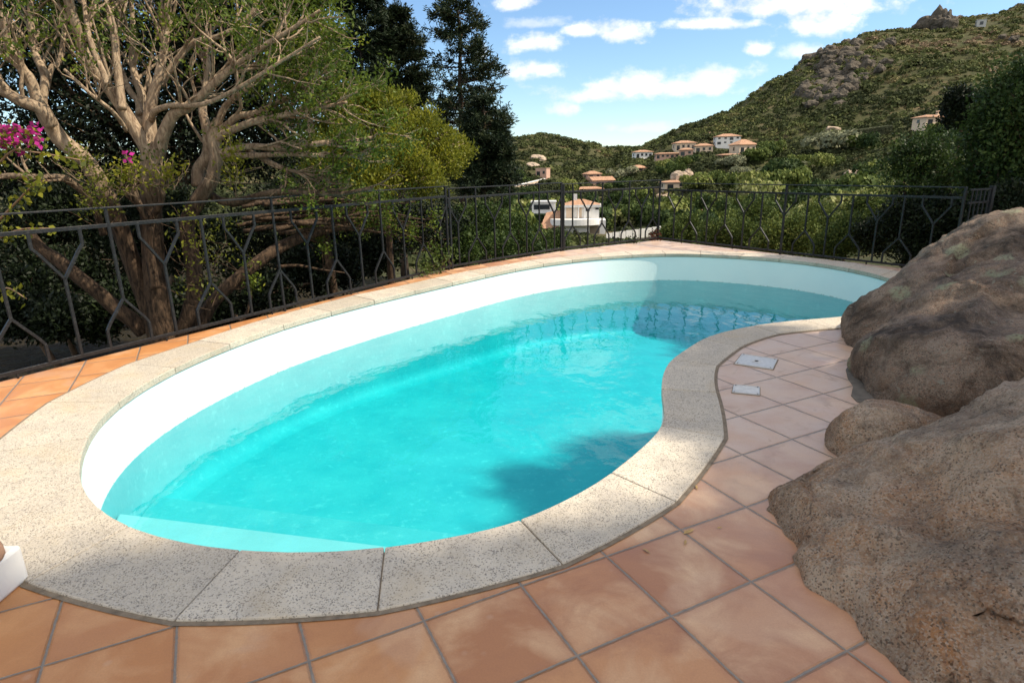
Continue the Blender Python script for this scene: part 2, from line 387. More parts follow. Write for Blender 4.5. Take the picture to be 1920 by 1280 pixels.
def closed_smooth(P, n=6):
    P = np.array(P); m = len(P); out = []
    for i in range(m):
        a, b, c_, d = P[i-1], P[i], P[(i+1) % m], P[(i+2) % m]
        for t in np.arange(n)/n:
            out.append(.5*((2*b) + (c_-a)*t + (2*a-5*b+4*c_-d)*t*t + (3*b-a-3*c_+d)*t**3))
    return np.array(out)
LOOP = closed_smooth(INNER)                              # runs clockwise seen from above
for _ in range(14): LOOP = .5*LOOP + .25*(np.roll(LOOP, 1, 0) + np.roll(LOOP, -1, 0))
def offset_loop(P, d):                                   # outward for clockwise loops
    T = np.roll(P, -1, 0) - np.roll(P, 1, 0); T /= np.linalg.norm(T, axis=1)[:, None]
    return P + d*np.stack([-T[:, 1], T[:, 0]], 1)
g2 = lambda x, y: gp(x, y)[:2]
JOINTS = [((448,1039.6),(327.5,1166)),((237,990.6),(51,1095)),((140,916),(-40,965)),((154,826),(-30,853)),((208.7,753.7),(92.5,756)),((325,691),(240,684)),((428.7,647),(372,640)),((531.8,610),(483.7,603.5)),((620.4,585),(577.7,577.3)),((700,565),(660.9,555.4)),((777.8,546),(739.4,539.4)),((848,530),(814.4,522.5)),((910,516),(876,509.4)),((966.6,502.8),(940,498.5)),((1018,495.3),(993.8,488.8)),((1073.4,487.8),(1053.8,482.8)),((1127.8,481.6),(1117.5,476)),((1184,478.4),(1170,471.9)),((1247,476.2),(1240,470.4)),((1312.5,477),(1312.5,470.8)),((1388.9,480.9),(1394.6,473.8)),((1461,486),(1472.5,479.6)),((1532.8,494),(1548,487)),((1591.7,504),(1610,496.5)),((1653.6,517.8),(1675,508))]
JG = [(g2(*a), g2(*b)) for a, b in JOINTS]
JG += [(np.array(a), np.array(b)) for a, b in [((4.55,6.85),(4.98,6.78)),((4.25,6.2),(4.62,5.95)),((3.70,5.70),(3.98,5.36))]]
JG += [(g2(*a), g2(*b)) for a, b in [((1507.5,600.6),(1560,617)),((1407.5,611.6),(1460.6,627)),((1315,638),(1388,652)),((1259,677),(1343.5,687)),((1241,732),(1343,737)),((1243,800),(1358,822)),((1145,893),(1267,943)),((975,977),(1055,1060)),((721,1030.7),(708,1147))]]
pool = empty('swimming_pool', (0, 0, 0), 'white kidney shaped swimming pool with a speckled stone rim and turquoise water', 'swimming pool')
idx = [int(np.argmin(np.linalg.norm(LOOP-a, axis=1))) for a, _ in JG]
NL = len(LOOP); OUT = []
for j in range(len(JG)):
    k = (j+1) % len(JG); i0, i1 = idx[j], idx[k]
    n = (i1-i0) % NL
    ins = [LOOP[(i0+q) % NL] for q in range(n+1)]
    m = 7
    inner = [ins[int(round(q*n/(m-1)))] for q in range(m)]
    ob = [JG[j][1]*(1-q/(m-1)) + JG[k][1]*q/(m-1) for q in range(m)]
    # gentle bulge so the outer edge follows the curve
    chord = JG[k][1]-JG[j][1]; nrm = np.array([-chord[1], chord[0]]); nrm /= np.linalg.norm(nrm)
    ic = inner[m//2] - (inner[0]+inner[-1])/2
    for q in range(m): ob[q] = ob[q] + nrm*(ic @ nrm)*.55*(1-(2*q/(m-1)-1)**2)
    OUT += ob[:-1]
    gap = .0022
    def sh(P, O):                                        # pull the ends in by the joint
        P = [p.copy() for p in P]
        return P
    A = [p.copy() for p in inner]; B = [p.copy() for p in ob]
    for L_ in (A, B):
        d0 = L_[1]-L_[0]; L_[0] = L_[0] + d0/np.linalg.norm(d0)*gap
        d1 = L_[-2]-L_[-1]; L_[-1] = L_[-1] + d1/np.linalg.norm(d1)*gap
    zt = .010 + .0012*math.sin(j*2.3)
    bm = MB(); V = []
    for z in (zt, -.042):
        V += [(p[0], p[1], z) for p in A] + [(p[0], p[1], z) for p in B]
    Q = []
    for q in range(m-1):
        Q += [(q, m+q, m+q+1, q+1), (2*m+q, 2*m+q+1, 3*m+q+1, 3*m+q), (q, q+1, 2*m+q+1, 2*m+q), (m+q, 3*m+q, 3*m+q+1, m+q+1)]
    Q += [(0, 2*m, 3*m, m), (m-1, 2*m-1, 4*m-1, 3*m-1)]
    bm.add(V, Q)
    st = bm.build('coping_stone', M['coping'], pool)
    bv = st.modifiers.new('bevel', 'BEVEL'); bv.width = .006; bv.segments = 2; bv.limit_method = 'ANGLE'; bv.angle_limit = R(50)
OUT = np.array(OUT)
# mortar bed under and round the stones
MO = offset_loop(OUT, .012); MI = None
bm = bmesh.new()
def fill_ring(bm, outer, inner, z):
    def loop(P):
        vs = [bm.verts.new((p[0], p[1], z)) for p in P]
        return [bm.edges.new((vs[i], vs[(i+1) % len(vs)])) for i in range(len(vs))]
    bmesh.ops.triangle_fill(bm, use_beauty=True, edges=loop(outer)+loop(inner), normal=(0, 0, 1))
def bm_obj(name, bm, m, parent=None):
    me = bpy.data.meshes.new(name); bm.normal_update(); bm.to_mesh(me); bm.free(); me.materials.append(m)
    return obj(name, me, parent)
fill_ring(bm, offset_loop(OUT, .02), offset_loop(LOOP, .03)[::4], .0035)
bm_obj('mortar_bed', bm, M['mortar'], pool)
# basin
def floor_z(x, y): return -.88 - .05*np.clip(y-2, 0, 8) - .02*np.clip(x, -2, 4)
W0 = offset_loop(LOOP, .012); rings = []
fz = floor_z(W0[:, 0], W0[:, 1])
for dz_in, zz in ((0, None), (0, -.25), (0, -.42), (0, -.7), (0, 'a'), (.02, 'b'), (.07, 'c'), (.14, 'd')):
    P = offset_loop(W0, -dz_in)
    z = np.full(NL, -.046) if zz is None else (np.full(NL, zz) if not isinstance(zz, str) else fz + {'a': .14, 'b': .07, 'c': .02, 'd': 0}[zz])
    rings.append(np.column_stack([P, z]))
bm = bmesh.new(); vr = [[bm.verts.new(p) for p in r_] for r_ in rings]
for a, b in zip(vr[:-1], vr[1:]):
    for i in range(NL): bm.faces.new((a[i], b[i], b[(i+1) % NL], a[(i+1) % NL]))
for f in bm.faces: f.smooth = True
bmesh.ops.triangle_fill(bm, use_beauty=True, edges=[bm.edges.get((vr[-1][i], vr[-1][(i+1) % NL])) for i in range(NL)], normal=(0, 0, 1))
bm_obj('basin', bm, M['pool'], pool)
def clip(poly, p0, p1):                                  # part of the loop on the camera side of the line p0-p1
    d = p1-p0; side = lambda q: d[0]*(q[1]-p0[1]) - d[1]*(q[0]-p0[0])
    out = []
    for i in range(len(poly)):
        a, b = poly[i-1], poly[i]; sa, sb = side(a), side(b)
        if (sa < 0) != (sb < 0): out.append(a + (b-a)*sa/(sa-sb))
        if sb < 0: out.append(b)
    return out
for k_, (l0, l1, z) in enumerate((((262,965),(722,1021),-.60),((318,932),(800,992),-.80))):
    p0, p1 = gp(*l0, z)[:2], gp(*l1, z)[:2]
    near = clip(list(offset_loop(LOOP, .006)), p0, p1)
    near = [p for p in near if p[1] < 4.2]
    bm = bmesh.new()
    top = [bm.verts.new((p[0], p[1], z)) for p in near]; bot = [bm.verts.new((p[0], p[1], -1.5)) for p in near]
    bm.faces.new(top[::-1])
    for i in range(len(near)): bm.faces.new((top[i-1], bot[i-1], bot[i], top[i]))
    bmesh.ops.recalc_face_normals(bm, faces=bm.faces)
    so = bm_obj('pool_step', bm, M['pool' if k_ else 'step'], pool)
    b_ = so.modifiers.new('bevel', 'BEVEL'); b_.width = .02; b_.segments = 3; b_.limit_method = 'ANGLE'; b_.angle_limit = R(60)
# water body, its sides buried in the basin wall
WL = offset_loop(LOOP, .06)[::3]
bm = bmesh.new()
top = [bm.verts.new((p[0], p[1], -.42)) for p in WL]; bot = [bm.verts.new((p[0], p[1], -2.3)) for p in WL]
bm.faces.new(top); bm.faces.new(bot[::-1])
for i in range(len(WL)): bm.faces.new((top[i-1], top[i], bot[i], bot[i-1]))
bmesh.ops.recalc_face_normals(bm, faces=bm.faces)
struct(bm_obj('water', bm, M['water']))

# terrace slab
A1, B1, C1, D1 = np.array([-3.632, 4.105]), np.array([-.86, 8.664]), np.array([.882, 10.363]), np.array([2.80, 11.60])
E1 = np.array([5.187, 7.895])
d1 = (A1-B1)/np.linalg.norm(A1-B1); S1 = A1 + d1*1.55
d4 = (E1-D1)/np.linalg.norm(E1-D1); F1 = D1 + d4*5.25
def offl(p, d, w):                                       # a point pushed to the outside of the terrace
    return p + np.array([-d[1], d[0]])*w
eL = .035
outer = [S1 + np.array([-.86, .51])*eL, B1+np.array([-.80, .60])*eL, C1+np.array([-.62, .78])*eL, D1+np.array([.15, .99])*eL*1.6, F1+np.array([.84, .54])*eL, F1+np.array([3.0, .6]), np.array([11, 4.]), np.array([11, -4.]), np.array([-5.5, -4.]), np.array([-5.2, 1.6])]
bm = bmesh.new(); fill_ring(bm, outer, MO, 0.0)
struct(bm_obj('terrace', bm, M['tile']))
wall = MB(); o_ = [np.array(p) for p in outer]
n = len(o_)
wall.add([(p[0], p[1], z) for z in (-.004, -4.5) for p in o_], [(i, n+i, n+(i+1) % n, (i+1) % n) for i in range(n)])
tag(wall.build('retaining_wall', M['ochre']), 'plain ochre retaining wall carrying the outer edge of the pool terrace', 'wall')

# skimmer lids set in the tiles
def lid(pts, name, label, m, hole):
    P = [gp(*p, .003) for p in pts]; c0 = sum(P)/4
    o = empty(name, tuple(c0), label, 'lid')
    b = MB()
    up = np.array([0, 0, .008]); Q = [p-c0 for p in P]
    b.add([q*1.0+up*.5 for q in Q]+[q-np.array([0, 0, .0045]) for q in Q], [(0,1,2,3),(7,6,5,4),(0,4,5,1),(1,5,6,2),(2,6,7,3),(3,7,4,0)])
    b.build('plate', m, o, bevel=.002)
    f = MB()
    for i in range(4):
        a, c_ = Q[i]*1.03, Q[(i+1) % 4]*1.03
        f.bar(a+(0,0,-.0035), c_+(0,0,-.0035), .006, .006)
    f.build('frame', M['mortar'], o)
    f = MB()
    for i in range(4): f.bar(Q[i]*.955+(0,0,.0035), Q[(i+1) % 4]*.955+(0,0,.0035), .008, .005)
    f.build('rim', M['steel'], o)
    for i in range(4):
        h = MB(); k = 10; an = np.arange(k)*2*math.pi/k; q = Q[i]*.86
        h.add(np.column_stack([q[0]+.006*np.cos(an), q[1]+.006*np.sin(an), np.full(k, .0062)]), [tuple(range(k))]); h.build('screw', M['dark'], o)
    if hole:
        h = MB(); k = 20; an = np.arange(k)*2*math.pi/k
        h.add(np.column_stack([.035*np.cos(an), .035*np.sin(an), np.full(k, .0052)]), [tuple(range(k))])
        h.build('recess', M['lidw'], o)
        h = MB(); h.add(np.column_stack([.014*np.cos(an), .014*np.sin(an), np.full(k, .0066)]), [tuple(range(k))])
        h.build('finger_hole', M['dark'], o)
lid([(1377,682),(1391,664),(1458,674),(1449,692.5)], 'skimmer_lid', 'larger square metal skimmer lid with a central hole set into the tiles', M['steel'], True)
lid([(1373,736),(1376,722),(1424,726),(1424,741)], 'drain_cover', 'smaller pale plain cover plate set into the tiles', M['lidw'], False)

# ------------------------------------------------------------------ wrought iron railings
def along(A, B, px, z):                                  # parameter on the line A-B seen at column px
    lo, hi = -1.0, 3.0; f = lambda t: project((*(A+(B-A)*t), z))[0]-px
    ts = np.linspace(-.2, 1.6, 721)
    return float(ts[int(np.argmin([abs(f(t)) for t in ts]))])
HT, HM, HB = 1.155, 1.02, .05
def railing(A, B, elems, posts, label, hs=1.0, t1=None):
    L = np.linalg.norm(B-A); u = (B-A)/L; t1 = t1 or L
    ang = math.atan2(u[1], u[0])
    root = empty('iron_railing', (A[0], A[1], 0), label, 'railing', rz=ang)
    nu = (0, 1, 0)
    def bars(name, segs, w=.019, h=.019):
        b = MB()
        for p, q in segs:
            b.bar((p[0], p[2] if len(p) > 2 else 0, p[1]), (q[0], q[2] if len(q) > 2 else 0, q[1]), w, h, up=nu)
        return b.build(name, M['iron'], root, bevel=.003)
    bars('handrail', [((-.012, HT), (t1+.012, HT))], .014, .036)
    bars('middle_rail', [((0, HM), (t1, HM))], .030, .018)
    bars('bottom_rail', [((0, HB), (t1, HB))], .030, .018)
    def bend(b, pts, w=.0205):
        for p, q in zip(pts[:-1], pts[1:]): b.bar((p[0], 0, p[1]), (q[0], 0, q[1]), w, w, up=nu)
    for kind, s_ in elems:
        b = MB(); j = (rng.random(4)-.5)*.02; s_ = s_ + j[0]*.3
        if kind[0] == 'U':
            bend(b, [(s_, HB), (s_, .665)])
            for e in (-1, 1):
                w = .165 + j[1]*.5
                bend(b, [(s_, .655), (s_+e*(w*.78), .852+j[2]*.5), (s_+e*w, .90), (s_+e*w, HM)])
        else:
            bend(b, [(s_, HM if kind == 'N' else HT), (s_, .425)])
            for e in (-1, 1):
                w = .17 + j[1]*.5
                bend(b, [(s_, .432), (s_+e*w*.82, .25+j[2]*.5), (s_+e*w, .20), (s_+e*w, HB)])
            if kind == 'NL': bend(b, [(s_, .43), (s_, .0)])
        b.build('baluster', M['iron'], root, bevel=.002)
    for s_ in posts: bars('post', [((s_, 0), (s_, HT))], .028, .028)
    for s_ in np.arange(.55, t1, 1.1):
        bars('foot', [((s_, 0), (s_, HB))], .014, .014)
    root.scale = (1, 1, hs)
    return root
base = 1.55
el = []
for k in range(-4, 13):
    s_ = .53 + .385*k
    kind = 'U' if k % 2 == 0 else {-3: 'NL', -1: 'N', 1: 'NT', 3: 'N', 5: 'NL', 7: 'N', 9: 'NT', 11: 'N'}[k]
    if .1 < s_+base < base+np.linalg.norm(B1-A1)-.1: el.append((kind, s_+base))
railing(S1, B1, el, [.0, base+np.linalg.norm(B1-A1)-.03], 'black wrought iron railing in front of the gnarled trees, nearest to the camera')
def els(A, B, L_): return [(k, along(A, B, px, .05 if k == 'U' else .425)*np.linalg.norm(B-A)) for k, px in L_]
railing(B1, C1, els(B1, C1, [('U', 862), ('NT', 893.5), ('U', 928.4), ('NT', 957), ('U', 987.8), ('NT', 1011.5), ('U', 1039.7)]), [.04, np.linalg.norm(C1-B1)-.02], 'black wrought iron railing in front of the dark conifers, second from the left', .972)
railing(C1, D1, els(C1, D1, [('NT', 1074), ('U', 1101.6), ('NT', 1128.5), ('U', 1152), ('NT', 1179), ('U', 1200.6), ('N', 1224)]), [.03, np.linalg.norm(D1-C1)-.0], 'black wrought iron railing in front of the white villa, ending at the corner post', .952)
TEND = along(D1, E1, 1813, 1.1)*np.linalg.norm(E1-D1)
pr = els(D1, E1, [('U', 1262), ('N', 1294), ('U', 1323.5), ('N', 1358.5), ('U', 1389.5), ('N', 1426), ('U', 1463), ('N', 1509), ('U', 1543.6), ('N', 1592), ('U', 1633), ('N', 1687), ('U', 1736)])
railing(D1+d4*.03, E1, [(k, s_-.03) for k, s_ in pr], [pr[6][1]-.03+.0, TEND-.03], 'black wrought iron railing right of the corner post, running behind the boulders', .905, t1=TEND-.03)
G1 = D1 + d4*(TEND+.03)
# short barred gate at the end of the railing
ga = math.atan2(d4[1], d4[0]) + R(78)
gate = empty('iron_gate', (G1[0]+.02, G1[1], 0), 'small barred iron gate at the right end of the railing above the boulder', 'gate', rz=ga)
def gbar(name, a, b_, w):
    a, b_ = [(p[0], p[1], p[2]*.9) for p in (a, b_)]; q = MB(); q.bar(a, b_, w, w, up=(0, 1, 0)); return q.build(name, M['iron'], gate, bevel=.002)
for z in (.05, .96, 1.13): gbar('rail', (.0, 0, z), (.38, 0, z), .022)
for k in range(5): gbar('bar', (.05+k*.075, 0, .05), (.05+k*.075, 0, 1.13), .014)
gbar('post', (.40, 0, 0), (.40, 0, 1.17), .05)

# ------------------------------------------------------------------ boulders
def boulder(name, label, lumps, m, vox=.03, disp=(.05, 1.4, .018, 6), seed=0, zmin=-.12, strata=0, facets=30, cut=.06):
    bm = bmesh.new()
    for (cx, cy, cz), (rx, ry, rz_), yaw, tilt in lumps:
        mat = Matrix.Translation((cx, cy, cz)) @ Matrix.Rotation(R(yaw), 4, 'Z') @ Matrix.Rotation(R(tilt), 4, 'Y') @ Matrix.Diagonal((rx, ry, rz_, 1))
        bmesh.ops.create_icosphere(bm, subdivisions=4, radius=1, matrix=mat)
    me = bpy.data.meshes.new(name); bm.to_mesh(me); bm.free()
    o = bpy.data.objects.new(name, me); COL.objects.link(o)
    r_ = o.modifiers.new('r', 'REMESH'); r_.mode = 'VOXEL'; r_.voxel_size = vox
    s_ = o.modifiers.new('s', 'SMOOTH'); s_.iterations = 16; s_.factor = .6
    dg = bpy.context.evaluated_depsgraph_get(); e = o.evaluated_get(dg)
    me2 = bpy.data.meshes.new_from_object(e); o.modifiers.clear(); o.data = me2; bpy.data.meshes.remove(me)
    me2.name = name
    nv = len(me2.vertices); co = np.empty(nv*3); me2.vertices.foreach_get('co', co); co = co.reshape(-1, 3)
    no = np.empty(nv*3); me2.vertices.foreach_get('normal', no); no = no.reshape(-1, 3)
    # fractured faces: shave the surface to random planes so that flat facets meet in edges
    fr = np.random.default_rng(90+seed); nrm0 = no.copy()
    for _ in range(facets):
        i = int(fr.integers(nv)); n_ = unit(nrm0[i] + fr.normal(size=3)*.16); d0 = n_ @ co[i] - fr.uniform(.25, 1.0)*cut
        rad_ = fr.uniform(.35, .9); w_ = np.linalg.norm(co-co[i], axis=1) < rad_
        ex = co @ n_ - d0; m_ = w_ & (ex > 0) & (nrm0 @ n_ > .2)
        co[m_] -= n_*(np.minimum(ex[m_], cut*.8)*.85)[:, None]
    off = Vector((seed*3.1, seed*1.7, 0)); a1, f1, a2, f2 = disp
    for i in range(nv):
        p = Vector(co[i])+off
        wv = mnoise.noise_vector(p*.9)*.35; q = p + wv
        h = a1*mnoise.fractal(p*f1, .8, 2.1, 3) + a2*mnoise.fractal(p*f2, .75, 2.1, 6)
        # weathered grooves running down the rock, and flaked facets
        g_ = abs(mnoise.noise(Vector((q.x*2.6+q.z*1.2, q.y*2.6, q.x*.5-q.z*.8))))
        h -= a1*.45*max(0, .14-g_)/.14
        d_, _p = mnoise.voronoi(q*1.9); h += a1*.28*(min(d_[0], .55)-.3)
        d_, _p = mnoise.voronoi(q*5.5); h += a2*.35*(min(d_[0], .5)-.25)
        if strata:                                  # ribs left by weathering, running up the slab
            a_ = q.x*.62 - q.z*.55 - q.y*.55; b2 = q.x*.3 + q.y*.8 - q.z*.5; l_ = q.x*.72 + q.z*.6 + q.y*.3
            r_ = 1-abs(mnoise.noise(Vector((a_*2.3, b2*2.3, l_*.45))))*2.2
            h += strata*max(-.6, r_) + strata*.4*(1-abs(mnoise.noise(Vector((a_*5.5+7, b2*5.5, l_*1.1))))*2)
        co[i] += no[i]*h
    co[:, 2] = np.maximum(co[:, 2], zmin)
    me2.vertices.foreach_set('co', co.ravel()); me2.polygons.foreach_set('use_smooth', np.ones(len(me2.polygons), bool))
    me2.materials.clear(); me2.materials.append(m); me2.update()
    return tag(o, label, 'boulder')
BACK = boulder('granite_boulder', 'largest grey granite boulder with lichen patches hiding the right end of the pool', [
    ((5.0, 4.75, .20), (1.9, 1.25, .96), 0, -5),
    ((3.68, 4.65, .03), (1.02, .78, .58), 22, -5),
    ((3.12, 3.72, .05), (1.02, .64, .43), 20, 6),
    ((4.2, 3.95, .12), (1.2, .75, .64), 25, 0),
    ((3.70, 4.2, .10), (1.05, .75, .60), 22, -6),
    ((5.8, 4.6, .4), (1.3, 1.2, .85), 0, 0)], M['boulder'], .024, (.045, 1.0, .030, 4.0), 1, strata=.045, facets=46, cut=.075)
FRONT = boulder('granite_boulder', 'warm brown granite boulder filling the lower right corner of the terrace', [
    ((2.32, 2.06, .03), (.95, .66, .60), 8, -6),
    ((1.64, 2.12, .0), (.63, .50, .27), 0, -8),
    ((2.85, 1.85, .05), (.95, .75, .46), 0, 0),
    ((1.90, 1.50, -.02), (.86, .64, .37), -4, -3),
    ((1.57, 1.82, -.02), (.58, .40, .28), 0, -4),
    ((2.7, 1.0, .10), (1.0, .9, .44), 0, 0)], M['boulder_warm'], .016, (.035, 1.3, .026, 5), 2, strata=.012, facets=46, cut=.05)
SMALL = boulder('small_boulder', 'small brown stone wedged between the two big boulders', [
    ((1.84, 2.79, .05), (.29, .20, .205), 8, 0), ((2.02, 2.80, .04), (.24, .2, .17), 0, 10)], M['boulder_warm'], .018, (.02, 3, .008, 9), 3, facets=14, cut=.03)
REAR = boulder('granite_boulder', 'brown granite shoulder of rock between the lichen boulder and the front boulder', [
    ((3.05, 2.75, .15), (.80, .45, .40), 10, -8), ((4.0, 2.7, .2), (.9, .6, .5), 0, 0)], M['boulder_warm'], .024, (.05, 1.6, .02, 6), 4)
def cement_skirt(o, pts):
    b = MB(); P = [gp(*p, .008) for p in pts]
    b.add(P + [p-np.array([0, 0, .02]) for p in P], [tuple(range(len(P)))] + [(i-1, i, len(P)+i, len(P)+i-1) for i in range(len(P))])
    return b.build('mortar_skirt', M['cement'], o)
cement_skirt(BACK, [(1598,676),(1586,692),(1590,708),(1600,722),(1596,740),(1608,752),(1650,760),(1680,700),(1650,660)])

# low garden pillar cut by the left edge of the frame
pil = empty('garden_pillar', (-1.90, 1.775, 0), 'low white block with a rounded terracotta cap at the left edge of the terrace', 'pillar')
b = MB(); b.box((0, 0, .07), (.26, .26, .14)); b.build('shaft', M['plaster'], pil, bevel=.012)
b = MB(); zs = np.linspace(0, 1, 7); b.tube([(0, 0, .14+.08*z) for z in zs], .14*np.sqrt(np.maximum(.02, 1-zs**2.6)), 20); b.build('cap', M['roof'], pil, smooth=True)

# a few fallen leaves
for i, (x, y, an) in enumerate([(1291, 997, .5), (1285, 1017, 1.2), (1212, 1033, 2.2), (1349, 990, .2), (1306, 914, 1.4), (1560, 827, .3)]):
    b = MB(); L_ = (.030, .018, .02, .012, .02, .035)[i]
    b.add([(-L_, 0, .002), (-L_*.3, L_*.28, .006), (L_*.5, L_*.22, .005), (L_, 0, .003), (L_*.4, -L_*.25, .003), (-L_*.3, -L_*.24, .003)], [(0, 1, 2, 3, 4, 5)][:1])
    o = b.build('fallen_leaf', M['dryleaf']); p = gp(x, y, .002); o.location = p; o.rotation_euler = (0, 0, an)
    tag(o, ('curled tan leaf lying on a tile joint', 'tan leaf flake lying just below the joint leaf', 'small brown leaf left of the pale tile stain', 'tiny yellow leaf nearest to the front boulder', 'thin dark leaf lying close to the pool rim', 'brown leaf in front of the small stone')[i], 'leaf', 'dry leaves on the tiles')

# ------------------------------------------------------------------ light and sky
SUN_EL, SUN_AZ = R(48), R(97)                 # azimuth clockwise from +Y
sd = Vector((math.sin(SUN_AZ)*math.cos(SUN_EL), math.cos(SUN_AZ)*math.cos(SUN_EL), math.sin(SUN_EL)))
sl = bpy.data.lights.new('sun', 'SUN'); sl.energy = 4.3; sl.angle = R(.7); sl.color = (1, .88, .70)
so = bpy.data.objects.new('sun', sl); COL.objects.link(so); so.rotation_euler = sd.to_track_quat('Z', 'Y').to_euler()
wd = bpy.data.worlds.new("World"); sc.world = wd; wd.use_nodes = True
t = NT(wd.node_tree); bg = t.n['Background']
sky = t.new('ShaderNodeTexSky', sky_type='NISHITA'); sky.sun_disc = False
sky.sun_elevation = SUN_EL; sky.sun_rotation = SUN_AZ; sky.air_density = 1.0; sky.dust_density = .15; sky.ozone_density = 3.5
g = t.coord('Generated')
sep = t.new('ShaderNodeSeparateXYZ', {0: g})
yy = t.math('MAXIMUM', sep.outputs[1], .02)
U = t.math('DIVIDE', sep.outputs[0], yy); Vv = t.math('DIVIDE', sep.outputs[2], yy)
P_ = t.new('ShaderNodeCombineXYZ', {0: U, 1: Vv, 2: 0.0}).outputs[0]
n1 = t.noise(P_, 11, 8, .62); n2 = t.noise(t.scale(P_, (1, 1.6, 1)), 30, 6, .6)
wob = t.math('ADD', t.math('MULTIPLY', t.math('SUBTRACT', n1, .5), 2.1), t.math('MULTIPLY', t.math('SUBTRACT', n2, .5), 1.5))
CL = [(962,8,42,18,1),(1004,84,56,22,1),(1010,134,56,22,1),(1000,45,60,13,.5),(1090,60,34,17,1),(1168,62,50,24,1),(1480,12,175,34,1),(1345,46,100,13,1),(1530,48,70,32,1),(1425,93,28,14,1),(1500,100,50,18,.6),(1230,166,185,26,.9),(1330,148,90,24,.8),(1120,178,80,22,.75),(1055,207,30,16,.75),(903,104,14,20,.8),(1210,240,80,14,.35),(60,60,120,40,.7),(300,240,120,30,.7),(1100,-120,160,50,.8),(1500,-160,200,50,.8),(700,-200,160,60,.8),(1900,-100,150,60,.7),(300,-300,200,80,.7),(1250,-330,260,70,.7)]
dens = None
for x, y, a, b_, op in CL:
    d = ray(x, y); u, v = d[0]/d[1], d[2]/d[1]
    du = t.math('MULTIPLY', t.math('SUBTRACT', U, float(u)), F/(a*1.2)); dv = t.math('MULTIPLY', t.math('SUBTRACT', Vv, float(v)), F/(b_*1.15))
    # flat bases: below the centre the cloud ends sooner
    dv = t.math('MULTIPLY', dv, t.math('ADD', 1.0, t.math('MULTIPLY', t.math('LESS_THAN', dv, 0.0), .5)))
    q = t.math('SUBTRACT', 1.0, t.math('SQRT', t.math('ADD', t.math('MULTIPLY', du, du), t.math('MULTIPLY', dv, dv))))
    q = t.math('MULTIPLY', t.new('ShaderNodeMapRange', {0: t.math('ADD', q, wob), 1: .0, 2: .8}, interpolation_type='SMOOTHSTEP').outputs[0], op)
    dens = q if dens is None else t.math('MAXIMUM', dens, q)
dens = t.math('MULTIPLY', dens, t.math('GREATER_THAN', sep.outputs[1], .05))
shade = t.mix(t.rng(t.noise(P_, 16, 5), .35, .7), (5.6, 5.8, 6.1), (7.4, 7.4, 7.3))
skyc = t.mix(dens, t.mix(1.0, sky.outputs[0], (.90, .97, 1.0), 'MULTIPLY'), shade)
# unseen warm cloud added overhead and behind the viewer to fill the shade
ov = t.math('MAXIMUM', t.math('MULTIPLY', t.rng(sep.outputs[2], .66, .82), 1.0), t.math('MULTIPLY', t.rng(sep.outputs[1], .0, -.25), t.rng(sep.outputs[2], .05, .2)))
od = t.math('MULTIPLY', ov, t.new('ShaderNodeMapRange', {0: t.noise(g, 3.2, 7, .6), 1: .34, 2: .60}, interpolation_type='SMOOTHSTEP').outputs[0])
skyc = t.mix(od, skyc, (8.6, 8.0, 7.2))
t.l.new(skyc, bg.inputs['Color']); bg.inputs['Strength'].default_value = .115
sc.view_settings.view_transform = 'Standard'; sc.view_settings.look = 'None'; sc.view_settings.exposure = .68; sc.view_settings.gamma = 1
sc.render.engine = 'CYCLES'
cy = sc.cycles
cy.use_denoising = True
try: cy.denoiser = 'OPENIMAGEDENOISE'
except Exception: pass
cy.max_bounces = 8; cy.diffuse_bounces = 5; cy.glossy_bounces = 3; cy.transparent_max_bounces = 12; cy.transmission_bounces = 4; cy.volume_bounces = 0
cy.caustics_reflective = False; cy.caustics_refractive = False; cy.sample_clamp_indirect = 6
# ------------------------------------------------------------------ terrain
def vnoise(x, y, seed=0):
    xi, yi = np.floor(x).astype(np.int64), np.floor(y).astype(np.int64); fx, fy = x-xi, y-yi
    fx, fy = fx*fx*(3-2*fx), fy*fy*(3-2*fy)
    def h(a, b):
        n = (a*374761393 + b*668265263 + seed*974711) & 0x7fffffff
        n = ((n ^ (n >> 13))*1274126177) & 0x7fffffff
        return (n ^ (n >> 16)) % 65536/65535.0
    return (h(xi, yi)*(1-fx)+h(xi+1, yi)*fx)*(1-fy) + (h(xi, yi+1)*(1-fx)+h(xi+1, yi+1)*fx)*fy - .5
def fbm(x, y, seed=0, o=4):
    r_, a = 0, 1
    for k in range(o): r_ = r_ + a*vnoise(x*2**k, y*2**k, seed+k); a *= .5
    return r_
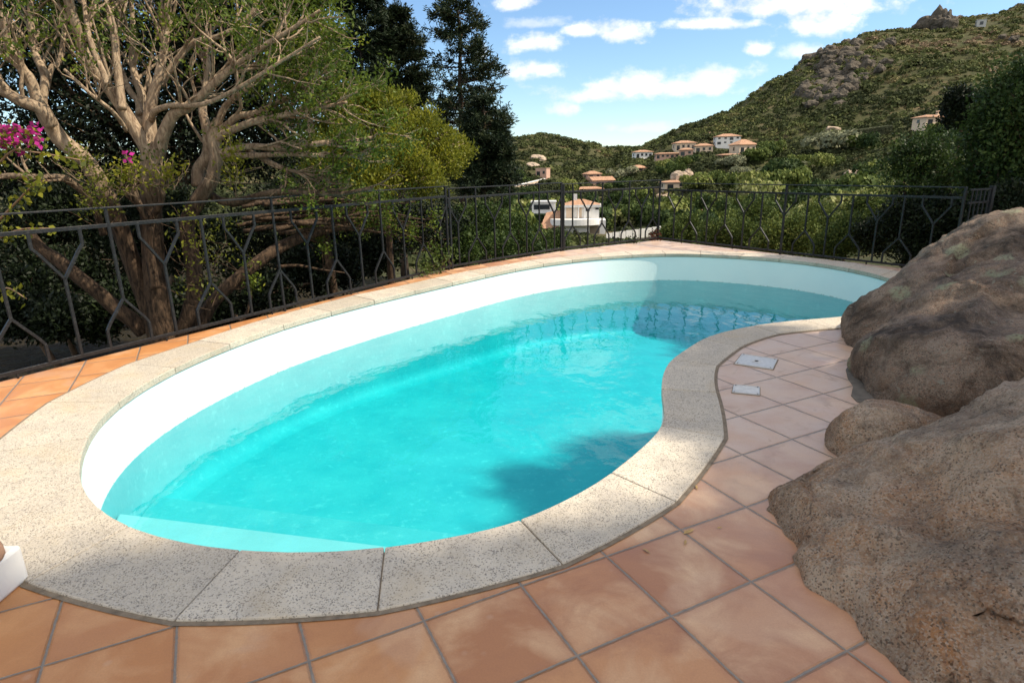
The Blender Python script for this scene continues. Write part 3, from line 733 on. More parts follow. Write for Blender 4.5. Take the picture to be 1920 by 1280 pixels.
# forward distances and, per image column, the row where the ground lies at that distance
TD = [20, 40, 70, 110, 150, 200, 280, 360, 450, 600, 900]
TAB = {
 -500: [430, 420, 400, 390, 385, 380, 372, 362, 350, 340, 340],
 300:  [470, 450, 430, 415, 405, 395, 375, 345, 310, 305, 320],
 700:  [520, 500, 470, 440, 420, 395, 358, 315, 270, 280, 310],
 940:  [560, 520, 475, 442, 420, 390, 347, 305, 257, 270, 305],
 1040: [560, 520, 475, 440, 426, 392, 350, 308, 262, 275, 300],
 1100: [560, 520, 475, 446, 434, 395, 352, 312, 274, 284, 300],
 1140: [560, 520, 475, 448, 432, 395, 350, 315, 290, 290, 300],
 1200: [560, 520, 475, 446, 420, 380, 318, 295, 282, 280, 292],
 1250: [560, 520, 475, 440, 408, 362, 300, 275, 258, 262, 285],
 1300: [560, 515, 475, 436, 398, 352, 292, 262, 236, 240, 270],
 1350: [555, 510, 472, 428, 388, 342, 290, 250, 212, 218, 250],
 1450: [545, 500, 462, 415, 375, 330, 284, 222, 152, 165, 200],
 1500: [540, 495, 458, 408, 365, 320, 272, 198, 120, 135, 170],
 1550: [535, 490, 452, 400, 356, 308, 258, 170, 84, 100, 130],
 1600: [530, 485, 448, 394, 346, 296, 244, 150, 60, 76, 100],
 1700: [520, 475, 436, 380, 322, 268, 222, 122, 52, 62, 70],
 1750: [510, 465, 428, 370, 310, 254, 208, 112, 50, 58, 60],
 1800: [500, 455, 420, 360, 298, 244, 194, 104, 46, 50, 40],
 1900: [480, 440, 408, 345, 282, 224, 172, 88, 24, 10, 0],
 2050: [470, 430, 395, 330, 265, 205, 150, 70, 5, -20, -30],
 2600: [450, 400, 360, 290, 225, 170, 110, 40, -20, -60, -60]}
TC = sorted(TAB)
TA = np.array([math.atan2(*aty(c_, 300, 100)[:2]) for c_ in TC])
ZT = np.array([[aty(c_, y, d)[2] for d, y in zip(TD, TAB[c_])] for c_ in TC])
near = {-500: (-1.25, -1.35), 300: (-1.3, -1.6), 700: (-2.0, -2.6)}
ZN = np.array([[-3.4, near.get(c_, (-3.4, -3.6))[0] if c_ < 940 else -3.4, near.get(c_, (0, -3.6))[1] if c_ < 1500 else -2.6] for c_ in TC])
LD = np.log(np.array([5.6, 7.2, 12] + TD)); ZT = np.concatenate([ZN, ZT], 1)
def terrain_z(x, y, detail=True):
    x, y = np.asarray(x, float), np.asarray(y, float)
    a = np.arctan2(x, y)
    r = np.where(y > .2*np.hypot(x, y), y, .2*np.hypot(x, y))       # forward distance in the picture's half, radius at the back
    dd = np.clip(np.log(np.maximum(r, 1)), LD[0], LD[-1])
    ai = np.clip(np.searchsorted(TA, a)-1, 0, len(TA)-2); fa = np.clip((a-TA[ai])/(TA[ai+1]-TA[ai]), 0, 1)
    di = np.clip(np.searchsorted(LD, dd)-1, 0, len(LD)-2); fd = (dd-LD[di])/(LD[di+1]-LD[di])
    fa = fa*fa*(3-2*fa)*.5 + fa*.5
    z = (ZT[ai, di]*(1-fd)+ZT[ai, di+1]*fd)*(1-fa) + (ZT[ai+1, di]*(1-fd)+ZT[ai+1, di+1]*fd)*fa
    if detail:
        k = np.clip((r-14)/150, 0, 1)
        z = z + k*(fbm(x/55, y/55, 3, 3)*9*np.clip(r/350, .2, 1) + fbm(x/14, y/14, 9, 3)*2.6)
        cl = np.clip(1-np.abs(a-A_CLIFF)/.085, 0, 1)*np.clip(1-np.abs(r-395)/95, 0, 1)
        z = z + cl*(np.abs(vnoise(x/17, y/17, 5))*22 + np.abs(vnoise(x/7, y/7, 6))*9 - 5)
    return z
A_CLIFF = math.atan2(*aty(1560, 150, 100)[:2])
az = np.unique(np.concatenate([np.linspace(-math.pi, math.pi, 91), np.linspace(-.85, .85, 420)]))
rr = np.concatenate([np.linspace(4.5, 14, 16), np.exp(np.linspace(math.log(15), math.log(1250), 230))])
AA, RR = np.meshgrid(az, rr, indexing='ij')
# in the forward sector rows follow forward distance so the table is met exactly
XX, YY = RR*np.sin(AA), RR*np.cos(AA); ZZ = terrain_z(XX, YY)
na, nr = AA.shape
V = np.stack([XX, YY, ZZ], -1).reshape(-1, 3)
V = np.concatenate([V, [[0, 0, -4.2]]])
Q = [(i*nr+j, i*nr+j+1, (i+1)*nr+j+1, (i+1)*nr+j) for i in range(na-1) for j in range(nr-1)] + [(i*nr, (i+1)*nr, na*nr) for i in range(na-1)]
def soil():
    m, t, b = new_mat('dry_hillside'); p = t.pos()
    n = t.noise(p, .05, 6, .6); n2 = t.noise(p, .35, 6, .65); n3 = t.noise(p, 2.0, 5, .65)
    c0 = t.mix(t.rng(n2, .4, .65), (.045, .052, .021), (.088, .080, .040))
    c0 = t.mix(t.rng(n, .55, .72, 0, .6), c0, (.25, .165, .10))
    px_ = t.new('ShaderNodeSeparateXYZ', {0: p}); tree_shade = t.math('MULTIPLY', t.rng(px_.outputs[1], 26, 16), t.rng(px_.outputs[0], 3, -1))
    c0 = t.mix(t.math('MULTIPLY', tree_shade, .93), c0, (.022, .016, .010))  # ground below the left trees painted near black to stand for their shade
    c0 = t.mix(t.rng(n3, .5, .7, 0, .5), c0, (.035, .035, .016))
    g_ = t.new('ShaderNodeNewGeometry').outputs['Normal']; nz = t.new('ShaderNodeSeparateXYZ', {0: g_}).outputs[2]
    rock = t.mix(n3, (.10, .09, .08), (.25, .22, .19))
    c0 = t.mix(t.rng(nz, .72, .5, 0, .9), c0, rock)
    t.l.new(c0, b.inputs['Base Color']); b.inputs['Roughness'].default_value = .95; b.inputs['Specular IOR Level'].default_value = .1
    t.l.new(t.bump(n3, .4), b.inputs['Normal']); return m
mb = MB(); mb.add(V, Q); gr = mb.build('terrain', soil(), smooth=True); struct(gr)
def hit(px, py, d0=14, d1=800):
    d = ray(px, py); d = d/d[1]
    Y = np.exp(np.linspace(math.log(d0), math.log(d1), 1600))
    P = d[None]*Y[:, None] + np.array([0, 0, H]); zz = terrain_z(P[:, 0], P[:, 1])
    k = np.argmax(P[:, 2] < zz)
    if not (P[:, 2] < zz).any(): k = -1
    q = P[k].copy(); q[2] = zz[k]; return q
def at_ground(px, Y):
    p = aty(px, 300, Y); return np.array([p[0], p[1], float(terrain_z(p[0], p[1]))])

# houses first, so that the vegetation can keep clear of them
HOUSES = []; M['cement_pale'] = plain('grey_render', (.42, .42, .41), .9, var=.08)
def house_shell(name, label, base, w, d, h, yaw, wall, roof='hip', rh=.32, wins=4, storeys=1, group='villas on the hillside', chim=False, over=.5):
    o = empty(name, tuple(base), label, 'house', group, rz=yaw)
    b = MB(); b.box((0, 0, h/2-1.2), (w, d, h+2.4)); b.build('wall', wall, o)
    m = MB(); z0 = h; e = over; hw, hd = w/2+e, d/2+e; top = h+rh*d/2*1.5
    if roof == 'hip':
        rx = max(.2, hw-hd*.95)
        V = [(-hw,-hd,z0),(hw,-hd,z0),(hw,hd,z0),(-hw,hd,z0),(-rx,0,top),(rx,0,top)]
        V += [(-hw,-hd,z0-.22),(hw,-hd,z0-.22),(hw,hd,z0-.22),(-hw,hd,z0-.22)]
        m.add(V, [(0,1,5,4),(1,2,5),(2,3,4,5),(3,0,4),(0,6,7,1),(1,7,8,2),(2,8,9,3),(3,9,6,0),(9,8,7,6)])
    elif roof == 'gable':
        V = [(-hw,-hd,z0),(hw,-hd,z0),(hw,hd,z0),(-hw,hd,z0),(-hw,0,top),(hw,0,top)]
        m.add(V, [(0,1,5,4),(3,4,5,2),(1,2,5),(0,4,3),(3,2,1,0)])
    elif roof == 'shed':
        V = [(-hw,-hd,z0),(hw,-hd,z0),(hw,hd,top),(-hw,hd,top),(-hw,-hd,z0-.25),(hw,-hd,z0-.25),(hw,hd,top-.25),(-hw,hd,top-.25)]
        m.add(V, [(0,1,2,3),(4,7,6,5),(0,4,5,1),(1,5,6,2),(2,6,7,3),(3,7,4,0)])
    else:
        m.box((0, 0, h+.12), (w+.3, d+.3, .3))
    ro = m.build('roof', M['roof'] if roof != 'flat' else wall, o)
    if chim:
        q = MB(); q.box((w*.18, 0, top+.3), (.8, .8, 1.6)); q.box((w*.18, 0, top+1.18), (1.0, 1.0, .16)); q.build('chimney', wall, ro)
    k = 0
    for s_ in range(storeys):
        n = max(1, wins//storeys); sh = h/storeys
        for i in range(n):
            x = -w/2 + w*(i+.5)/n; big = (i + s_) % 3 == 0
            ww, wh = (min(1.9, w/n*.6), sh*.62) if big else (min(1.1, w/n*.5), sh*.36)
            zc = s_*sh + (wh/2+.15 if big else sh*.55)
            q = MB(); q.box((x, -d/2-.03, zc), (ww, .10, wh)); q.build('window', M['glass'], o)
        q = MB(); q.box((-w/2-.03, d*.05, s_*sh+sh*.52), (.10, 1.1, sh*.4)); q.build('window', M['glass'], o)
    HOUSES.append((base[0], base[1], max(w, d)*.62+1)); return o
def house(px, py, wpx, hpx, yaw, wall, label, dr=.7, name='villa', **k):
    base = hit(px, py, d0=60); s_ = base[1]/F; wpx *= .9
    return house_shell(name, label, base, wpx*s_, wpx*s_*dr, hpx*s_, R(yaw), wall, **k)
house(1362, 273, 46, 14, -8, M['plaster'], 'white two storey villa standing highest in the hillside cluster', storeys=2, wins=8, rh=.22)
house(1392, 288, 40, 15, 18, M['cream'], 'cream villa with the steep orange hipped roof at the right of the cluster', dr=.8, rh=.42, wins=3, storeys=1)
house(1427, 284, 30, 10, 5, M['plaster'], 'plain white flat roofed wing right of the orange hipped roof', roof='flat', wins=1)
house(1318, 287, 34, 12, -10, M['cream'], 'cream villa with a tan roof between the white villa and the tan cluster', wins=3, rh=.25)
house(1282, 283, 40, 13, 0, M['cream'], 'tan villa with two roof levels in the middle of the hillside cluster', wins=4, rh=.22)
house(1286, 293, 26, 11, -15, M['pink'], 'small pink walled villa below the tan villa of the cluster', wins=2, rh=.25)
house(1250, 298, 46, 9, -4, M['pink'], 'long low pink villa with a flat tan roof at the foot of the cluster', wins=5, rh=.14, dr=.4)
house(1204, 297, 34, 11, 6, M['plaster'], 'pale villa at the left end of the hillside cluster', wins=4, rh=.2)
house(1368, 298, 44, 7, 8, M['wood'], 'dark open pergola house with a tan roof below the white villa', wins=4, rh=.12, dr=.5)
house(1196, 321, 28, 6, 24, M['pink'], 'low tan roof half hidden by bushes under the cluster', wins=1, rh=.35)
house(1018, 332, 24, 14, -30, M['pink'], 'pink square house on the bare slope of the far hill', wins=2, roof='flat')
house(1110, 336, 30, 9, 20, M['pink'], 'upper of the terracotta roofs stepped down behind the railing', wins=2, rh=.35)
house(1126, 348, 46, 9, 14, M['pink'], 'middle terracotta roof with a pink gable behind the railing', wins=2, rh=.3, roof='gable')
house(1104, 362, 52, 8, 14, M['pink'], 'lowest and widest of the terracotta roofs stepped down behind the railing', wins=2, rh=.25, dr=.4)
house(1262, 355, 44, 13, 4, M['cream'], 'cream house with a flat terrace just right of the corner post', wins=2, rh=.15, chim=True)
house(1309, 404, 26, 7, -5, M['cream'], 'small brown roofed cottage low among the trees above a pale rock', wins=1, rh=.4)
house(1746, 236, 62, 14, 14, M['cream'], 'bungalow with a bright orange roof on the right hillside', wins=3, rh=.2, dr=.5, chim=True)
house(1461, 285, 11, 5, 0, M['cream'], 'tiny orange roof showing among the trees right of the cluster', wins=1)
house(1838, 49, 15, 8, -20, M['cement_pale'], 'small pale hut on the crest of the right hill', wins=1, roof='flat', name='hut', group='buildings on the crest')
# the white villa in the valley
vb = hit(1070, 437, d0=60); vs = vb[1]/F
vil = empty('white_villa', tuple(vb), 'white modern villa with a round terrace and hipped tile roof seen through the railing', 'house', rz=R(-6))
def vbox(name, m, c, d, parent=None):
    b = MB(); b.box([q*vs for q in c], [q*vs for q in d]); return b.build(name, m, parent or vil)
vbox('lower_wall', M['plaster'], (22, 22, 0), (84, 44, 46))
vbox('upper_wall', M['plaster'], (20, 24, 34), (64, 33, 28))
# rounded terrace parapet
b = MB(); an = np.linspace(R(180), R(360), 22)
P = np.array([(8+46*math.cos(a), 6+26*math.sin(a)) for a in an])*vs
V = [(x, y, 15*vs) for x, y in P] + [(x, y, 26*vs) for x, y in P]; n = len(P)
b.add(V, [(i, i+1, n+i+1, n+i) for i in range(n-1)] + [tuple(range(n, 2*n)), tuple(range(n-1, -1, -1))]); b.build('terrace', M['plaster'], vil)
b = MB(); hw, hd, z0, zt = 37*vs, 21*vs, 50*vs, 60*vs; cx0, cy0 = 18*vs, 24*vs
b.add([(cx0-hw,cy0-hd,z0),(cx0+hw,cy0-hd,z0),(cx0+hw,cy0+hd,z0),(cx0-hw,cy0+hd,z0),(cx0-8*vs,cy0,zt),(cx0+6*vs,cy0,zt),(cx0-hw,cy0-hd,z0-3*vs),(cx0+hw,cy0-hd,z0-3*vs),(cx0+hw,cy0+hd,z0-3*vs),(cx0-hw,cy0+hd,z0-3*vs)],
      [(0,1,5,4),(1,2,5),(2,3,4,5),(3,0,4),(9,8,7,6)]); vroof = b.build('roof', M['roof'], vil)
b = MB()
for i in range(4):
    p, q = [(cx0-hw,cy0-hd),(cx0+hw,cy0-hd),(cx0+hw,cy0+hd),(cx0-hw,cy0+hd)][i], [(cx0+hw,cy0-hd),(cx0+hw,cy0+hd),(cx0-hw,cy0+hd),(cx0-hw,cy0-hd)][i]
    b.bar((*p, z0-1.8*vs), (*q, z0-1.8*vs), .9*vs, 4.5*vs)
b.build('fascia', M['plaster'], vroof)
vbox('chimney', M['plaster'], (8, 24, 62), (7, 7, 14), vroof)
for x, z, w, h in ((-2, 36, 13, 18), (16, 36, 8, 18), (30, 41, 9, 4), (48, 43, 6, 3)): vbox('window', M['glass'] if h < 6 else M['cream'], (x, 7.5, z), (w, 1.2, h))
for x in (4, 14, 26): vbox('column', M['plaster'], (x, 1, 37), (2.4, 2.4, 27))
vbox('garage_opening', M['mortar'], (44, -.2, 6), (18, 1.2, 14))
b = MB(); b.add([(-58*vs,-8*vs,8*vs),(-20*vs,-10*vs,14*vs),(-20*vs,30*vs,40*vs),(-46*vs,30*vs,36*vs),(-58*vs,-8*vs,6*vs),(-20*vs,-10*vs,12*vs),(-20*vs,30*vs,38*vs),(-46*vs,30*vs,34*vs)], [(0,1,2,3),(7,6,5,4),(0,4,5,1),(1,5,6,2),(2,6,7,3),(3,7,4,0)])
b.build('annex_roof', M['roof'], vil)
vbox('wing_wall', M['plaster'], (-52, 44, 44), (44, 20, 20)); vbox('wing_window', M['glass'], (-55, 33.4, 46), (30, 1, 9)); vbox('wing_roof', M['plaster'], (-52, 43, 55.5), (48, 24, 3))
HOUSES.append((vb[0]+.5, vb[1]+3, 9))
# panel fence and ochre bank below the villa
fa, fb = hit(1136, 456, d0=50), None
fY = fa[1]; fb = aty(1246, 448, fY*1.02); fa = aty(1136, 455, fY)
fen = empty('panel_fence', tuple(fa), 'white panel fence on an ochre bank in the valley below the villa', 'fence')
HOUSES.append(((fa[0]+fb[0])/2, (fa[1]+fb[1])/2, np.linalg.norm((fb-fa)[:2])*.5)); LF = np.linalg.norm((fb-fa)[:2]); uf = (fb-fa)/LF; sf = fY/F
b = MB()
for i in range(9):
    p = uf*LF*(i+.04)/9; q = uf*LF*(i+.96)/9; z0 = np.array([0, 0, 9*sf + i*.9*sf])
    b.bar(p+z0, q+z0, .08, 17*sf)
b.build('panel', M['plaster'], fen)
b = MB(); b.bar(-uf*1+np.array([0, .3, -9*sf]), uf*LF*1.05+np.array([0, .3, -4*sf]), .3, 18*sf); b.build('bank_wall', M['ochre'], fen)
p0, p1 = hit(966, 357, d0=60), hit(1020, 342, d0=60); p1 = aty(1021, 343, p0[1]*1.08)
ww = empty('road_wall', tuple(p0), 'long cream road wall slanting up the slope under the far hill', 'wall')
b = MB(); b.bar((0, 0, 0), p1-p0, .5, 3.2); b.build('face', M['cream'], ww); b = MB(); b.bar((0, 0, 1.7), p1-p0+np.array([0, 0, 1.7]), .9, .3); b.build('coping', M['plaster'], ww)

# ------------------------------------------------------------------ rocks of the valley and the hill
def rock_mesh(name, seed, m, sub=3, amp=.45):
    bm = bmesh.new(); bmesh.ops.create_icosphere(bm, subdivisions=sub, radius=1)
    for v in bm.verts:
        p = v.co + Vector((seed*7.3, seed, 0))
        d = 1 + amp*mnoise.fractal(p*.9, .8, 2.0, 3)
        cellv = mnoise.cell_vector(p*1.5); d += .16*(cellv[0]-.5)
        v.co *= d; v.co.z *= .8
    me = bpy.data.meshes.new(name); bm.to_mesh(me); bm.free(); me.materials.append(m); return me
def rockmat(name, a, b_, c_):
    m, t, b = new_mat(name); p = t.pos(); n = t.noise(p, .8, 7, .7)
    c0 = t.mix(t.rng(n, .35, .65), a, b_); c0 = t.mix(t.rng(t.noise(p, 3, 5, .7), .55, .7, 0, .7), c0, c_)
    t.l.new(c0, b.inputs['Base Color']); b.inputs['Roughness'].default_value = .95; b.inputs['Specular IOR Level'].default_value = .15
    t.l.new(t.bump(n, .5), b.inputs['Normal']); return m
M['rock_grey'] = rockmat('hill_rock', (.060, .050, .040), (.14, .12, .095), (.028, .03, .018))
M['rock_pale'] = rockmat('pale_rock', (.32, .24, .17), (.50, .40, .31), (.16, .12, .09))
RS = [rock_mesh('summit_rock', i+20, M['rock_grey'], amp=.22) for i in range(4)]
RG = [rock_mesh('hill_rock', i, M['rock_grey']) for i in range(4)]; RP = [rock_mesh('pale_rock', i+9, M['rock_pale']) for i in range(4)]
ROCKS = []
def rock(me, px, py, wpx, hpx, label, group=None, sink=.25, d0=30, pos=None):
    p = hit(px, py, d0=d0) if pos is None else pos; s_ = p[1]/F
    o = obj(me.name, me); r_ = wpx*s_/2
    o.scale = (r_, r_*.8, hpx*s_*.75); o.location = (p[0], p[1], p[2]+hpx*s_*(.5-sink)); o.rotation_euler = (rng.normal()*.15, rng.normal()*.15, rng.random()*6.28)
    ROCKS.append((p[0], p[1], r_*.9)); return tag(o, label, 'rock', group)
for i, (x, y, w, h, lb) in enumerate([(1276, 345, 36, 26, 'left of the two pale outcrops above the corner post, split and craggy'), (1291, 340, 22, 24, 'pale rounded rock against the right side of the craggy outcrop'), (1324, 341, 36, 14, 'low flat pale outcrop right of the craggy one above the railing'),
    (1607, 340, 26, 24, 'large pale boulder under the silver bush on the right slope'), (1588, 338, 18, 18, 'smaller grey boulder leaning on the large pale one'), (1585, 366, 50, 16, 'broad pale rock slab just above the right railing'), (1247, 382, 22, 18, 'pale rock seen through the railing right of the corner post'),
    (1236, 372, 12, 12, 'small pale rock touching the corner post'), (1312, 415, 30, 18, 'pale dome of rock under the brown roofed cottage'), (1560, 250, 36, 12, 'bare pale ledge left of the trimmed hedge'), (1012, 300, 30, 8, 'pale rock band on the far hill above the pink house'), (1000, 312, 24, 8, 'low pale rock on the bare patch of the far hill')]):
    rock(RP[i % 4], x, y, w, h, lb, 'pale rocks in the valley')
for i, (x, y, w, h, lb) in enumerate([(1757, 34, 30, 40, 'tallest block of the summit rock pile'), (1775, 36, 20, 34, 'pointed block at the right of the summit pile'), (1737, 46, 30, 24, 'rounded block at the left of the summit pile'), (1760, 52, 44, 20, 'wide base block of the summit pile'), (1782, 50, 26, 22, 'low block right of the summit base'), (1722, 52, 22, 12, 'small outlying block left of the summit pile')]):
    p = hit(x, 54, d0=200); s_ = p[1]/F; p = p.copy(); p[2] += max(0, (50-y-h/2)*s_*.75)
    rock((RG if i < 2 else RS)[i % 4], x, y, w, h, lb, 'rocks of the summit pile', pos=p)
k = 0
while k < 120:
    x = rng.normal(1565, 42) ; y = rng.normal(135, 36)
    if not (70 < y < 195) or abs(x-(1600-(y-60)*.45)) > 62: continue
    w = rng.uniform(9, 34)
    rock(RG[k % 4], x, y+6, w, w*rng.uniform(.45, .8), 'grey rock of the shaded crag on the left flank of the big hill', 'rocks of the shaded crag', d0=150, sink=.62); k += 1
for i, (x, y) in enumerate([(1590, 58), (1600, 54), (1625, 48), (1645, 44), (1660, 46), (1670, 80), (1880, 70), (1900, 75), (1420, 166), (1650, 130), (1660, 118)]):
    w = rng.uniform(10, 22); rock(RG[i % 4], x, y+4, w, w*.6, 'grey rock showing through the scrub near the crest of the big hill', 'rocks along the crest', d0=150)

# ------------------------------------------------------------------ scrub covering the hills
N = 34000
ang = rng.uniform(-.62, .82, N*3); dist = np.exp(rng.uniform(math.log(45), math.log(640), N*3))
keep = rng.random(N*3) < np.clip((dist/300)**.55, .12, 1); ang, dist = ang[keep][:N], dist[keep][:N]
ang = np.clip(ang, -.62, .82)
bx, by = dist*np.tan(ang), dist
def clear_of(x, y, L, pad=0):
    ok = np.ones(len(x), bool)
    for hx, hy, hr in L: ok &= (np.hypot(x-hx, y-hy) > hr+pad)
    return ok
ok = clear_of(bx, by, HOUSES, .8)
patch = fbm(bx/45, by/45, 21, 3)
ok &= (patch < .42) | (rng.random(len(bx)) < .4)
colpx = np.array([project((x, y, 10))[0] for x, y in zip(bx, by)])
bare = (colpx < 1060) & (by > 270) & (by < 370) & (rng.random(len(bx)) < .6)
ok &= ~bare
bx, by, patch, colpx = bx[ok], by[ok], patch[ok], colpx[ok]
bz = terrain_z(bx, by); br = rng.uniform(.8, 2.3, len(bx))*np.clip(by/230, .75, 1.35)
K = 40
n = len(bx); D = rdir(n*K).reshape(n, K, 3); D[..., 2] = np.abs(D[..., 2])*.95+.02
rad = br[:, None, None]*rng.uniform(.70, 1.05, (n, K, 1))
P = np.stack([bx, by, bz-.15*br], -1)[:, None] + D*rad*np.array([1.1, 1.1, .85])
Dl = unit(D*.8 + rng.normal(size=(n, K, 3))*.6); sz = (br[:, None]*rng.uniform(.28, .60, (n, K))).ravel()
tint = np.clip(.36 + .55*fbm(bx/20, by/20, 33, 3) + rng.normal(0, .15, n) + np.clip((patch-.1), 0, .3)*1.0 + np.clip((bz-32)/130, -.26, .22), 0, 1)
tint = np.clip(np.repeat(tint, K) + rng.normal(0, .05, n*K), 0, 1)
me = quad_mesh('hillside_scrub', pads(P.reshape(-1, 3), D.reshape(-1, 3)*np.array([1, 1, 1.0]), sz*1.15, sz, .75), M['l_scrub'], tint)
o = obj('hillside_scrub', me); struct(o, 'stuff'); 

# ------------------------------------------------------------------ single bushes and trees of the valley
def bush_mesh(name, seed, m, n=900, lobes=7, lf=.16, squash=.8, t0=.4):
    r_ = np.random.default_rng(seed)
    C_ = [np.array([r_.normal()*.42, r_.normal()*.42, .45+r_.random()*.42]) for _ in range(lobes)]; R_ = [r_.uniform(.30, .52) for _ in range(lobes)]
    P, D, T = [], [], []
    for c_, q in zip(C_, R_):
        k = n//lobes; d = rdir(k); d[:, 2] = np.where(d[:, 2] < -.3, -d[:, 2], d[:, 2]); f = r_.uniform(.72, 1.04, (k, 1))
        P.append(c_+d*q*f); D.append(unit(d+r_.normal(size=(k, 3))*.25)); T.append(np.clip(t0 + r_.normal(0, .05) + r_.normal(0, .10, k), 0, 1))
    P, D, T = np.concatenate(P), np.concatenate(D), np.concatenate(T); P[:, 2] *= squash
    s_ = lf*r_.uniform(.6, 1.2, len(P))
    return quad_mesh(name, pads(P, D, s_*1.15, s_*.9, .7), m, T)
BV = [bush_mesh('valley_bush', 40+i, M['l_valley'], 1100, 8, .15, .85, (.08, .32, .52, .2, .8)[i]) for i in range(5)]
SV = [bush_mesh('silver_bush', 60+i, M['l_silver'], 1100, 8, .14, .8, .5) for i in range(2)]
def put(me, name, p, r_, hgt, label, cat, group):
    o = obj(name, me); o.location = (p[0], p[1], p[2]-.12*hgt); o.scale = (r_, r_, hgt); o.rotation_euler = (0, 0, rng.random()*6.28)
    return tag(o, label, cat, group)
cnt = 0
zones = [('round green tree on the slope between the railing and the hillside villas', 'trees below the hillside villas', 950, 1480, 118, 270, 90, 2.2, 4.6),
         ('rounded green bush on the valley floor beyond the railing corner', 'bushes on the valley floor', 930, 1480, 62, 118, 58, 1.6, 3.2),
         ('bushy green tree on the slope right of the villas under the big hill', 'trees under the big hill', 1440, 1900, 75, 230, 80, 2.0, 4.2)]
for lb, gp_, xa, xb, ya, yb, nn, ra, rb in zones:
    c_ = 0; tries = 0
    while c_ < nn and tries < 4000:
        tries += 1
        px_ = rng.uniform(xa, xb); Y = math.exp(rng.uniform(math.log(ya), math.log(yb)))
        p = at_ground(px_, Y); r_ = rng.uniform(ra, rb)
        if not clear_of(np.array([p[0]]), np.array([p[1]]), HOUSES, r_*.55).all(): continue
        hit_h = False
        for hx, hy, hr in HOUSES:                       # keep the view of each house open
            if hy > p[1] and hy-p[1] < 60 and abs(hx*p[1]/hy - p[0]) < hr*.75 and p[2]+r_*1.5 > H + (terrain_z(hx, hy)+1.2-H)*p[1]/hy: hit_h = True
        for hx, hy, hr in ROCKS[:12]:
            if hy > p[1] and hy-p[1] < 25 and abs(hx*p[1]/hy - p[0]) < hr: hit_h = True
        if hit_h: continue
        put(BV[int(rng.integers(5))], 'valley_tree', p, r_*1.15, r_*rng.uniform(1.15, 1.7), lb, 'tree', gp_); c_ += 1
for i, (x, y, w, lb) in enumerate([(1560, 285, 74, 'large silver leaved bush under the trimmed hedge'), (1400, 335, 40, 'silver leaved bush left of the pale boulders'), (1375, 315, 46, 'grey green feathery bush below the orange hipped roof'), (1490, 325, 40, 'grey green bush between the silver bushes on the slope'), (1440, 400, 34, 'small grey green bush behind the right railing'), (1175, 335, 40, 'olive coloured bush above the terracotta roofs')]):
    p = hit(x, y, d0=50); s_ = p[1]/F; put(SV[i % 2], 'silver_bush', p, w*s_*.62, w*s_*.62, lb, 'bush', 'silver bushes')
hp = hit(1628, 262, d0=60); s_ = hp[1]/F
hn = 5000; hx = rng.uniform(-38, 38, hn)*s_; hy = rng.uniform(-7, 7, hn)*s_; hz = rng.uniform(0, 18, hn)*s_
side = rng.integers(0, 3, hn); hz[side == 0] = 18*s_; hy[side == 1] = -7*s_
me = quad_mesh('clipped_hedge', leaves(np.stack([hx, hy, hz + hx*.10], -1), rdir(hn)+np.array([0, -.2, .6]), .5, .35), M['l_silver'], np.clip(.1+.35*(side == 0)+rng.normal(0, .08, hn), 0, 1))
o = obj('clipped_hedge', me); o.location = hp; o.rotation_euler = (0, 0, R(6)); tag(o, 'long clipped hedge with a pale flat top on the right slope', 'hedge')
lp = hit(1755, 275, d0=60); s_ = lp[1]/F
lam = empty('garden_lamp', tuple(lp), 'white globe garden lamp among the dark bushes of the right slope', 'lamp')
b = MB(); b.tube([(0, 0, -.5), (0, 0, 9*s_)], .05, 8); b.build('pole', M['iron'], lam)
bm = bmesh.new(); bmesh.ops.create_uvsphere(bm, u_segments=16, v_segments=10, radius=3.3*s_, matrix=Matrix.Translation((0, 0, 11*s_)));  bm_obj('globe', bm, M['plaster'], lam)
